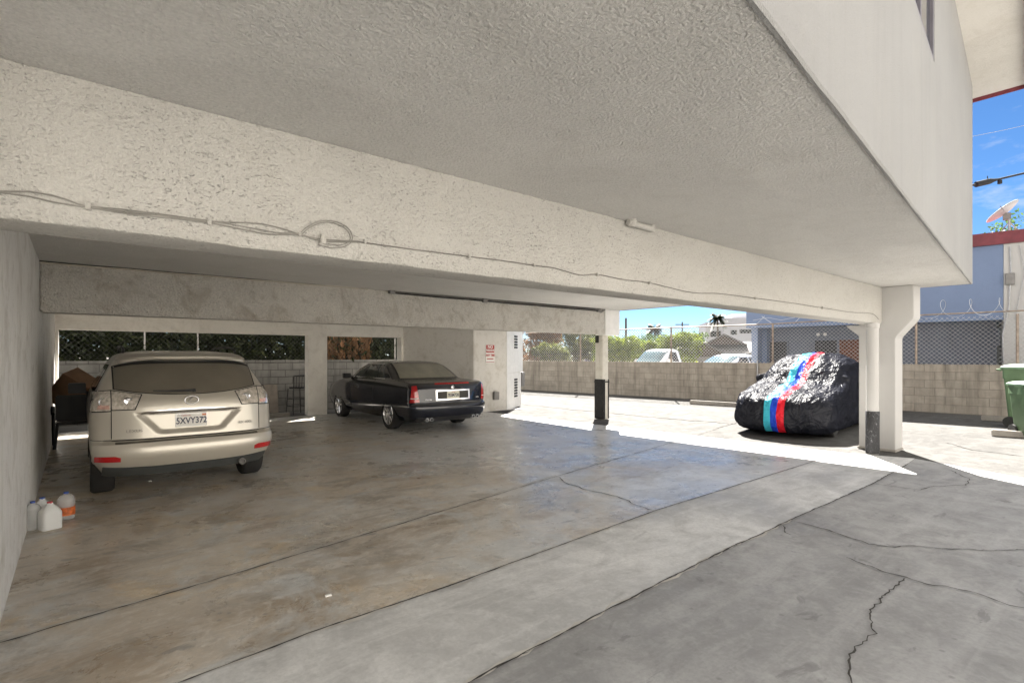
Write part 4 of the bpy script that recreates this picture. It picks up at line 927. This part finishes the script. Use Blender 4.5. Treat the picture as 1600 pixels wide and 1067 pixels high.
def palm(lab, base, h, r, seed, nf=70):
    rng = random.Random(seed); o = thing('palm_tree', lab, 'palm tree', base, 0, 'palm trees on the skyline'); mb = MB()
    for k in range(nf):
        q = rng.random()*6.28; el = rng.uniform(-1.25,1.35); ln = r*rng.uniform(.75,1.05); d = Vector((math.cos(q),math.sin(q),0)); pv = None
        for i_ in range(7):
            t_ = i_/6; p = Vector((0,0,h))+d*ln*t_*math.cos(el*.75)+Vector((0,0,ln*(math.sin(el)*t_-.55*t_*t_)))
            if pv is not None:
                e = d.cross(Vector((0,0,1)))
                for s_ in (-1,1):
                    for j in range(3):
                        b = pv.lerp(p,j/3); L_ = r*.40*(1-.5*t_); tip = b+e*s_*L_*.8+d*L_*.5-Vector((0,0,L_*.35)); n0 = len(mb.v)
                        mb.v += [tuple(b-d*.08),tuple(b+d*.08),tuple(tip)]; mb.f.append((n0,n0+1,n0+2))
            pv = p
    mb.build('crown', LF['palm'], o, fix=False)
    MB().tube([(0,0,-.05),(.08,0,h*.5),(0,0,h)], [r*.14,r*.1,r*.09], 8).build('trunk', bark, o, smooth=60)
palm('palm with a full round crown standing alone on the skyline', on(1023,80), 5.7, 1.7, 1)
palm('palm partly hidden by the front beam above the white apartments', on(1121,92), 8.3, 1.7, 2)
palm('small distant palm top right above the white apartments', on(1149,120), 10.3, 1.9, 3, 60)
# ivy hanging on a fence behind the garage openings
rng = random.Random(5); pts = []
for _ in range(19000):
    u = rng.uniform(-1.3,8.6); z = rng.uniform(1.42,3.4); d = rng.gauss(0,.16)
    if noise.noise(Vector((u*1.3,z*1.6,0))) > -.42 or rng.random() < .25: pts.append(W(u,16.2+d+.15*noise.noise(Vector((u*2,z*2,4))),z))
tag(leaves(pts, .085, rng).build('ivy_hedge', LF['dark'], fix=False), 'dark ivy hedge above the grey block wall seen through the garage openings', 'hedge')
pts = [W(rng.uniform(-1.3,9.5),16.75+rng.gauss(0,.2),rng.uniform(1.2,4.2)) for _ in range(13000)]
tag(leaves(pts, .14, rng).build('shrub_row', LF['dark'], fix=False), 'dense dark shrubs standing behind the ivy and the grey block wall', 'shrubs')
pts = []
for _ in range(1600):
    u = rng.choice((5.9,6.1,6.35,6.6,6.75,7.05,7.2))+rng.gauss(0,.05); pts.append(W(u,15.98+rng.gauss(0,.03),rng.uniform(1.4,2.5)))
tag(leaves(pts, .10, rng, 2.5).build('dry_vines', LF['brown'], fix=False), 'dry brown vines hanging above the wall behind the sedan', 'vines')
bf = thing('alley_fence', 'chain link fence with slim posts above the grey block wall behind the garage', 'fence', W(-1.4,15.85,0), A)
link_mesh(0, 10, 1.48, 2.9, 0, .115, .0018).build('wire_mesh', plain('dull_wire', (.10,.10,.10), .6, .3), bf)
for px in (226, 309, 617):
    u, v, z = onv(px, 520, 15.85); MB().tube([(u+1.4,0,1.4),(u+1.4,0,3.0)], .020, 8).build('post', M['greybox'], bf, smooth=50)

# ------------------------------------------------------------------ blue building across the lot
M['blue'] = stucco('blue_stucco', (.205,.265,.40), 60, .003, .1, (.16,.2,.3), .3, .08)
M['bluegrey'] = stucco('blue_grey_stucco', (.20,.225,.28), 60, .003, .1, (.16,.17,.2), .3, .08)
bb = thing('blue_building', 'two storey blue building with a dark red roof edge behind the fence', 'building', f0+fn*1.5, fa)
x0, x1 = fx(1166,1.5), fx(1568,1.5)
MB().box(x0, x1, 0, 7, 2.64, 4.80).build('upper_wall', M['blue'], bb)
MB().box(x0+.08, x0+.30, .35, 1.0, 0, 2.638).box(x0+.30, fx(1198,2.4), .9, 1.3, 0, 2.638).build('side_wing', M['blue'], bb)
MB().box(x0+.3, x1-.1, 1.302, 6.8, 0, 2.638).build('lower_wall', M['bluegrey'], bb)
tr_ = MB().box(x0-.06, x1+.62, -.08, 7.1, 4.803, 5.16); tr_.build('roof_edge', M['trim'], bb)
MB().box(x1+.003, x1+.58, -.02, 6.9, 0, 4.80).build('white_pilaster', M['wall'], bb)
pz = [(x1+.60,4.80),(x1+.78,4.80),(x1+1.0,3.3),(x1+.88,3.3)]
MB().add([(x,-.06,z) for x,z in pz]+[(x,.10,z) for x,z in pz], [(0,1,2,3),(7,6,5,4),(0,4,5,1),(1,5,6,2),(2,6,7,3),(3,7,4,0)]).build('verge', M['trim'], bb)
MB().box(x1+.62, x1+5, 1.2, 6.9, 0, 4.7).build('shaded_wing', plain('pale_wing', (.45,.46,.47), .8), bb)
dk_ = plain('dark_screen', (.025,.025,.03), .5, var=.4); rsc = plain('rust_screen', (.16,.055,.025), .7, var=.5, scale=12)
def lw(px0, px1, y0, y1, name, m):
    a, b = fx(px0,2.8), fx(px1,2.8); d = (f0+fn*2.8+fd*((a+b)/2)).y
    za, zb = H+(CY-y1)/F*d, H+(CY-y0)/F*d
    o = MB().box(a, b, 1.24, 1.30, max(za,.05), zb).build(name, m, bb)
    MB().box(a-.04, a, 1.22, 1.299, max(za,.05), zb+.04).box(b, b+.04, 1.22, 1.299, max(za,.05), zb+.04).box(a, b, 1.22, 1.299, zb, zb+.04).build('frame', M['bluegrey'], o)
lw(1204, 1230, 534, 590, 'door', dk_); lw(1274, 1308, 532, 575, 'window', dk_); lw(1312, 1346, 531, 576, 'window', rsc)
for k in range(3):
    lw(1452+k*40, 1480+k*40, 515, 540, 'window', M['bluegrey'])
for c_ in [c for c in bb.children if c.name.startswith('window')]: pass
fl = MB()
for px in (1280, 1291):
    a = fx(px,2.8); fl.lathe([(.02,0),(.06,-.10),(.05,-.11)], 12, (a,1.2,2.38), axis='y')
fl.build('floodlight', M['white'], bb, smooth=40)
wb_ = MB(); xa = fx(1578,1.5)
wb_.box(xa-.10, xa+.10, -.10, -.022, 3.62, 3.95).build('meter', M['greybox'], bb, bevel=.01)
pipes = MB().tube([(xa,-.05,4.7),(xa+.02,-.05,3.95)], .02, 6).tube([(xa,-.05,3.62),(xa-.02,-.05,3.0),(xa-.15,-.05,2.2),(xa-.12,-.05,1.2)], .018, 6).tube([(xa+.2,-.06,4.7),(xa+.3,-.06,3.9),(xa+.18,-.06,3.2),(xa+.1,-.06,2.6)], .010, 6)
pipes.build('pipe', M['steel'], bb, smooth=50)
sdh = thing('satellite_dish', 'grey satellite dish on a short mast on the blue building roof', 'satellite dish', f0+fn*2.0+fd*fx(1577,2.0)+Vector((0,0,5.16)), fa)
MB().tube([(0,0,-.02),(0,0,.55)], .03, 10).tube([(-.25,.1,0),(0,0,.35)], .015, 6).tube([(.25,.1,0),(0,0,.35)], .015, 6).build('mast', M['steel'], sdh, smooth=50)
di = MB(); ax = (Matrix.Rotation(-fa,3,'Z') @ Vector((-.42,.42,.80))).normalized(); a1 = ax.cross(Vector((0,0,1))).normalized(); a2 = ax.cross(a1).normalized(); P = []
for i_ in range(9):
    r = .47*i_/8; P.append([Vector((-.1,0,.62))+a1*r*1.05*math.cos(q)+a2*r*.92*math.sin(q)+ax*(.42*r*r) for q in np.linspace(0,2*math.pi,33)])
dob = di.grid(P).build('dish', plain('dish_grey', (.48,.46,.46), .5), sdh, smooth=60); md = dob.modifiers.new('s','SOLIDIFY'); md.thickness = .015
MB().obox(Vector((-.05,.02,.52)), (.09,.05,.10), Matrix.Identity(3)).build('bracket', M['greybox'], sdh, bevel=.01)
MB().tube([Vector((-.1,0,.62))-a1*.40, Vector((-.1,0,.62))+ax*.12-a1*.62], .012, 6).build('feed_arm', M['greybox'], sdh)
# overhead wires
d0 = 20
def ow_wire(p0, p1, dd, r, m, name, lab, sag_=.15):
    a, b = D(*p0, dd), D(*p1, dd*1.0); e = (b-a)
    a2_, b2_ = a-e*1.2, b+e*2.0
    pts = [a2_.lerp(b2_,k/16)-Vector((0,0,sag_*math.sin(math.pi*k/16))) for k in range(17)]
    return tag(MB().tube(pts, r, 6).build(name, m, smooth=60), lab, 'cable')
ow_wire((1530,207),(1600,191),22,.008,plain('pale_wire',(.5,.5,.52),.5),'power_line','thin pale overhead wire high in the blue sky')
tk_ = thing('telephone_cable', 'thick black overhead cable with a splice box above the blue building', 'cable', (0,0,0))
a, b = D(1540,285,20), D(1600,271,20); e = b-a
MB().tube([a-e*2,a,b,b+e*3], .038, 8).build('line', M['black'], tk_, smooth=60)
MB().tube([a-e*.25,a+e*.10,a+e*.2,a+e*.32], [.11,.11,.07,.04], 10).build('splice_box', M['black'], tk_, smooth=50)
MB().obox(a+e*.37+Vector((0,0,-.12)), (.05,.05,.07), Matrix.Identity(3)).tube([a+e*.05,a+e*.05+Vector((0,0,.22))], .015, 6).build('bracket', M['black'], tk_)
# ------------------------------------------------------------------ neighbours beyond the lot wall
def pole(lab, px, d, top, arms):
    o = thing('utility_pole', lab, 'utility pole', on(px,d), 0, 'utility poles on the skyline'); h = H+(CY-top)/F*d
    MB().tube([(0,0,0),(0,0,h)], [.16,.11], 8).build('shaft', bark, o, smooth=60)
    if arms: MB().box(-1.1,1.1,-.06,.06,h-.5,h-.36).build('crossarm', bark, o)
pole('utility pole without a visible crossarm left of the lone palm', 978, 60, 497, False); pole('utility pole with a crossarm right of the lone palm', 1066, 85, 503, True)
wc = paint('white_car_paint', (.78,.79,.80), 0, .25, 0)
pk = Car(w=[(.4,.92),(.7,.98),(1.05,.99),(1.2,.95),(1.25,.88),(1.85,.72),(1.93,.62)], xr=[(.4,0),(1.2,0),(1.22,2.0),(1.25,2.05),(1.85,2.2),(1.93,2.4)], xf=[(.4,5.5),(.7,5.7),(1.0,5.65),(1.15,5.3),(1.22,4.1),(1.27,3.95),(1.85,3.2),(1.93,2.9)], dr=[(.4,.2),(1.93,.2)], df=[(.4,.5),(1.2,.5),(1.93,.4)], n=3.2)
def parked(lab, car, pos, th_, zs, name, cat, wr, wheels, glass):
    o = thing(name, lab, cat, pos-Vector((math.cos(th_),math.sin(th_),0))*car.xf(.6), th_)
    car.body(zs, 24).build('body', wc, o, smooth=38)
    z0, z1, yw = glass
    patch(car.front, [[(y, z0+(z1-z0)*j/5) for j in range(6)] for y in np.linspace(-yw,yw,15)], .012, (.7,0,.7)).build('windscreen', plain('windscreen_glass', (.10,.15,.17), .05), o, smooth=40)
    for sg in (-1,1):
        s_ = lambda x, z, q=sg: car.side(x, z, q)
        xm = car.xf(z1)
        for k, (a_, b_) in enumerate(((car.xr(z0)+.35, (car.xr(z0)+car.xf(z0))/2-.08), ((car.xr(z0)+car.xf(z0))/2+.02, car.xf(z0)-.55))):
            patch(s_, [[(a_+(b_-a_)*i_/6+(-.35 if k else .12)*(i_/6 if k else 1-i_/6)*j/4, z0+.02+(z1-z0-.06)*j/4) for j in range(5)] for i_ in range(7)], .010, (0,sg,0)).build('side_window', M['glass'], o, smooth=40)
        MB().obox(Vector((car.xf(z0)-.55, sg*(car.w(z0)+.14), z0+.06)), (.07,.12,.09), Matrix.Identity(3)).build('mirror', M['chrome'] if name == 'pickup_truck' else M['plastic_dark'], o, bevel=.03)
        for xw in wheels: wheel(o, xw, sg*(car.w(.6)-.08), wr, .24, M['steel'], M['tyre'], 6, sg)
    return o
parked('white pickup truck with a chrome mirror parked beyond the lot wall', pk, on(971,24.6), R(-143), [.4,.5,.6,.7,.8,.9,1.0,1.05,1.1,1.15,1.18,1.2,1.21,1.22,1.235,1.25,1.27,1.35,1.45,1.55,1.65,1.75,1.82,1.87,1.9,1.92,1.93], 'pickup_truck', 'pickup', .38, (1.1,4.6), (1.30,1.82,.70))
sw_ = Car(w=[(.25,.85),(.5,.92),(.9,.92),(1.05,.86),(1.12,.82),(1.5,.62),(1.58,.45)], xr=[(.25,.1),(.5,0),(.9,.05),(1.05,.3),(1.12,.5),(1.5,1.1),(1.58,1.5)], xf=[(.25,4.5),(.5,4.7),(.8,4.5),(.98,3.9),(1.06,3.6),(1.12,3.4),(1.5,2.6),(1.58,2.2)], dr=[(.25,.4),(1.58,.4)], df=[(.25,.7),(1.58,.5)], n=2.8)
parked('white hatchback parked beyond the lot wall right of the pickup', sw_, on(1084,20.8)+Vector((0,.2,.10)), R(-146), [.25,.35,.5,.65,.8,.9,.98,1.02,1.06,1.09,1.12,1.16,1.22,1.3,1.38,1.45,1.5,1.54,1.57,1.58], 'hatchback_car', 'car', .32, (.85,3.6), (1.14,1.48,.62))
# grey gabled house
hs_ = thing('house', 'low house with grey shingled gable roofs and brown timber gables', 'house', on(1128,52), R(-20))
shg = plain('grey_shingle', (.20,.19,.185), .9, var=.2, scale=5, bump=.01); hw_ = plain('brown_boards', (.10,.075,.06), .85, var=.3); hwl = plain('house_wall', (.42,.40,.38), .8)
MB().box(-3.6,3.6,0,7,-.3,2.0).build('wall', hwl, hs_)
def gable(x0,x1,y0,y1,z0,z1,th_=.12):
    xm = (x0+x1)/2
    return MB().add([(x0,y0,z0),(xm,y0,z1),(x1,y0,z0),(x0,y1,z0),(xm,y1,z1),(x1,y1,z0),(x0,y0,z0-th_),(xm,y0,z1-th_),(x1,y0,z0-th_),(x0,y1,z0-th_),(xm,y1,z1-th_),(x1,y1,z0-th_)],
                    [(0,1,4,3),(1,2,5,4),(6,9,10,7),(7,10,11,8),(0,6,7,1),(1,7,8,2),(3,4,10,9),(4,5,11,10),(0,3,9,6),(2,8,11,5)])
rf_ = gable(-1.9,2.4,1.0,7,2.75,3.85).build('roof', shg, hs_)
gable(-4.2,.9,-1.2,6,1.55,2.95).build('roof', shg, hs_)
MB().add([(-4.6,-.2,1.9),(4.4,-.2,1.9),(4.4,4,3.1),(-4.6,4,3.1),(-4.6,-.2,1.78),(4.4,-.2,1.78),(4.4,4,2.98),(-4.6,4,2.98)], [(0,1,2,3),(7,6,5,4),(0,4,5,1),(1,5,6,2),(2,6,7,3),(3,7,4,0)]).build('roof', shg, hs_)
MB().add([(-1.6,1.15,2.75),(2.1,1.15,2.75),(.25,1.15,3.65)], [(0,1,2)]).add([(-3.9,-1.05,1.5),(.6,-1.05,1.5),(-1.65,-1.05,2.8)], [(0,1,2)]).build('gable_boards', hw_, hs_)
wn = MB()
for k in range(3): wn.box(1.0+k*.9,1.6+k*.9,-.06,-.01,1.0,1.7)
wn.build('window', M['glass'], hs_)
# white apartments far behind
ap = thing('white_apartments', 'far white flat roofed apartment block with dark windows', 'building', on(1150,95), R(-12))
wap = plain('white_render', (.62,.62,.66), .8, var=.05)
z_ = lambda py: H+(CY-py)/F*95
MB().box(-5.2,-2.2,0,9,0,z_(503)).build('wall', wap, ap); MB().box(-2.19,14,-.6,9,0,z_(497)).build('wall', wap, ap); MB().box(-.3,14,2,9,z_(497)+.005,z_(489)).build('penthouse', wap, ap)
for (xa_,xb_,y0,y1,yy) in ((-4.3,-3.4,517,526,-.05),(-3.0,-2.7,517,526,-.05),(.6,3.6,515,521,-.65),(4.3,5.0,514,522,-.65),(-.9,-.1,516,523,-.65)):
    wo = MB().box(xa_,xb_,yy,yy+.04,z_(y1),z_(y0)).build('window', M['glass'], ap)
    MB().box(xa_-.15,xa_,yy-.03,yy+.045,z_(y1),z_(y0)).box(xb_,xb_+.15,yy-.03,yy+.045,z_(y1),z_(y0)).build('frame', M['greybox'], wo)
# lilac cottage corner and black picket fence left of the post
lc = thing('lilac_cottage', 'corner of a lilac cottage among shrubs beyond the slim post', 'house', on(916,36), R(-15))
lil = plain('lilac_wall', (.36,.34,.50), .8)
MB().box(-.9,1.6,0,3,0,2.6).build('wall', lil, lc); MB().box(-1.1,1.8,-.3,3.2,2.605,2.75).build('roof', shg, lc); MB().box(-.55,-.1,-.05,-.005,.8,2.0).build('window', M['white'], lc)
pf = thing('picket_fence', 'black iron picket fence on a pale kerb beyond the lot wall', 'fence', on(835,27), R(-2)); pk_ = MB()
for k in range(34): pk_.box(k*.11,k*.11+.022,0,.02,1.15,1.85)
pk_.build('pickets', M['black'], pf); MB().box(-.1,3.75,-.01,.03,1.66,1.70).build('rail', M['black'], pf); MB().box(-1.5,4.0,-.1,.15,0,1.24).build('kerb', plain('pale_kerb', (.55,.52,.50), .9), pf)
# ------------------------------------------------------------------ clutter in the garage
card = plain('cardboard', (.17,.095,.05), .85, var=.2, scale=4, bump=.002)
bx = thing('cardboard_box', 'brown cardboard box tipped on its corner by the left wall beyond the crossover mirror', 'box', D(117,610,9.9), 0)
rm = Matrix.Rotation(R(40),3,'Y') @ Matrix.Rotation(R(18),3,'Z')
MB().obox(Vector((0,0,0)), (.27,.25,.29), rm).build('carton', card, bx, bevel=.006)
MB().obox(rm@Vector((.27,-.04,.36)), (.004,.22,.085), rm@Matrix.Rotation(R(35),3,'Y')).build('flap', card, bx)
ch = thing('armchair', 'black plastic armchair in shadow between the crossover and the left wall', 'chair', W(-.02,12.2,0), A+R(180))
blk = plain('black_chair', (.012,.012,.013), .5)
MB().box(-.27,.27,-.27,.27,.40,.46).build('seat', blk, ch, bevel=.02); MB().box(-.27,.27,.22,.27,.47,.92).build('backrest', blk, ch, bevel=.02)
for sx in (-1,1):
    MB().tube(smoothp([Vector(p) for p in ((sx*.30,-.27,0),(sx*.31,-.27,.45),(sx*.31,-.18,.66),(sx*.31,.05,.69),(sx*.30,.26,.60))],4), .028, 8).build('armrest', blk, ch, smooth=50)
    MB().tube([(sx*.24,.24,.42),(sx*.28,.32,0)], .025, 8).build('leg', blk, ch, smooth=50)
st_ = thing('bar_stool', 'black bar stool with a slatted back beside the middle pier', 'stool', G(464,646.5), A+R(190))
M['stool'] = plain('stool_black', (.015,.014,.014), .45)
for sx in (-1,1):
    MB().tube([(sx*.21,-.19,0),(sx*.17,-.16,.70)], .016, 8).build('leg', M['stool'], st_, smooth=50)
    MB().tube([(sx*.21,.21,0),(sx*.18,.17,.70),(sx*.20,.22,1.06)], .016, 8).build('leg', M['stool'], st_, smooth=50)
MB().lathe([(.01,.70),(.20,.70),(.21,.72),(.20,.745),(.01,.75)], 20).build('seat', M['stool'], st_, smooth=40)
bk = MB()
for k in range(4): bk.tube([(-.12+.08*k,.185,.74),(-.125+.083*k,.215,1.04)], .010, 6)
bk.tube([(-.20,.22,1.05),(0,.235,1.07),(.20,.22,1.05)], .018, 8).build('backrest', M['stool'], st_, smooth=50)
for z in (.22,.42):
    fr_ = MB(); s_ = .20-.06*z; fr_.tube([(-s_,-.19+.03*z,z),(s_,-.19+.03*z,z)], .010, 6).tube([(-s_,.20-.04*z,z),(s_,.20-.04*z,z)], .010, 6).tube([(-s_,-.19+.03*z,z),(-s_,.20-.04*z,z)], .010, 6).tube([(s_,-.19+.03*z,z),(s_,.20-.04*z,z)], .010, 6)
    fr_.build('stretcher', M['stool'], st_, smooth=50)
bd = MB().box(-.27,.27,-.012,.012,0,.80).build('leaning_board', plain('grey_board', (.13,.11,.09), .8, var=.25)); bd.location = W(4.10,15.6,.0); bd.rotation_euler = (R(-8),0,A); tag(bd, 'grey brown board leaning on the block wall beside the black stool', 'board')
pkb = MB().box(-.3,.3,-.08,.08,0,.09).build('timber_block', plain('grey_timber', (.24,.22,.19), .9)); pkb.location = G(433,651); pkb.rotation_euler = (0,0,A); tag(pkb, 'short grey timber lying on the ground behind the crossover', 'timber')
# bottles beside the left wall
t = NT('clear_plastic'); t.set(color=(.93,.94,.94), rough=.16, trans=.72, ior=1.2, spec=.8); M['clear'] = t.m
t = NT('milky_plastic'); t.set(color=(.80,.81,.80), rough=.4, trans=.25, ior=1.3); M['milky'] = t.m
bcap = plain('blue_cap', (.02,.07,.35), .4); rcap = plain('red_cap', (.5,.02,.03), .4); olab = plain('orange_label', (.55,.13,.03), .4, var=.5, scale=25); rlab = plain('red_label', (.42,.05,.06), .4, var=.5, scale=30)
def bottle(lab, pos, h, r, cap, label=None, mat='clear', rz=0):
    o = thing('plastic_bottle', lab, 'bottle', pos, rz, 'empty drink bottles by the left wall')
    prof = [(r*.80,0),(r*.98,h*.02),(r,h*.06),(r*.95,h*.10)]
    for k in range(6): prof += [(r,h*(.14+.09*k)),(r*.955,h*(.185+.09*k))]
    prof += [(r,h*.70),(r*.96,h*.75),(r*.72,h*.85),(r*.38,h*.91),(r*.27,h*.925),(r*.27,h*.95)]
    MB().lathe(prof, 24).build('bottle_body', M[mat], o, smooth=60)
    MB().lathe([(r*.30,h*.94),(r*.31,h*.995),(r*.05,h)], 20).build('cap', cap, o, smooth=40)
    if label: MB().lathe([(r*1.012,h*.16),(r*1.012,h*.46)], 24).build('label', label, o, smooth=60)
bottle('tall clear bottle with a blue cap standing nearest the left wall', G(51,827), .262, .062, bcap)
bottle('clear bottle with an orange label and blue cap standing apart on the right', G(103.5,810), .265, .070, bcap, olab)
def jug(lab, pos, h, mat, cap, label, rz):
    o = thing('milk_jug', lab, 'jug', pos, rz, 'empty milk jugs by the left wall'); mb = MB(); rows = []
    for z, s_ in ((0,.86),(.03,1),(.55,1),(.62,.97),(.72,.86),(.82,.62),(.89,.34),(.93,.27),(.95,.27)):
        row = []
        for k in range(32):
            q = 2*math.pi*k/32; e_ = 2/(5 if z < .7 else 3); row.append((.076*s_*math.copysign(abs(math.cos(q))**e_,math.cos(q)), .076*s_*math.copysign(abs(math.sin(q))**e_,math.sin(q)), z*h))
        rows.append(row)
    for r_ in rows: mb.v += r_
    for i_ in range(len(rows)-1):
        for k in range(32): mb.f.append((i_*32+k,i_*32+(k+1)%32,(i_+1)*32+(k+1)%32,(i_+1)*32+k))
    mb.f += [tuple(range(31,-1,-1)), tuple(range((len(rows)-1)*32, len(rows)*32))]
    mb.build('jug_body', M[mat], o, smooth=50)
    MB().tube(smoothp([Vector(p) for p in ((-.045,0,h*.80),(-.088,0,h*.76),(-.10,0,h*.62),(-.078,0,h*.50))],5), .013, 8).build('handle', M[mat], o, smooth=60)
    MB().lathe([(.021,h*.935),(.022,h*.99),(.004,h)], 20).build('cap', cap, o, smooth=40)
    if label: MB().box(-.0775,-.0765,-.05,.05,h*.08,h*.30).build('label', label, o)
jug('milky white jug with a red cap in front of the other bottles', G(78,826), .255, 'milky', rcap, rlab, R(-30))
jug('cloudy jug with a blue cap half hidden behind the milky white jug', G(66,819), .26, 'milky', bcap, None, R(40))
# scraps on the floor
for px, py, s_, lab in ((513,931,.02,'small white scrap lying on the brown stained floor'),(234,752,.018,'white paper scrap on the floor behind the crossover')):
    q = G(px,py,.006); q.z = .012; tag(MB().obox(q, (s_,s_*.5,.004), Matrix.Rotation(.6,3,'Z')).build('paper_scrap', M['white']), lab, 'scrap')
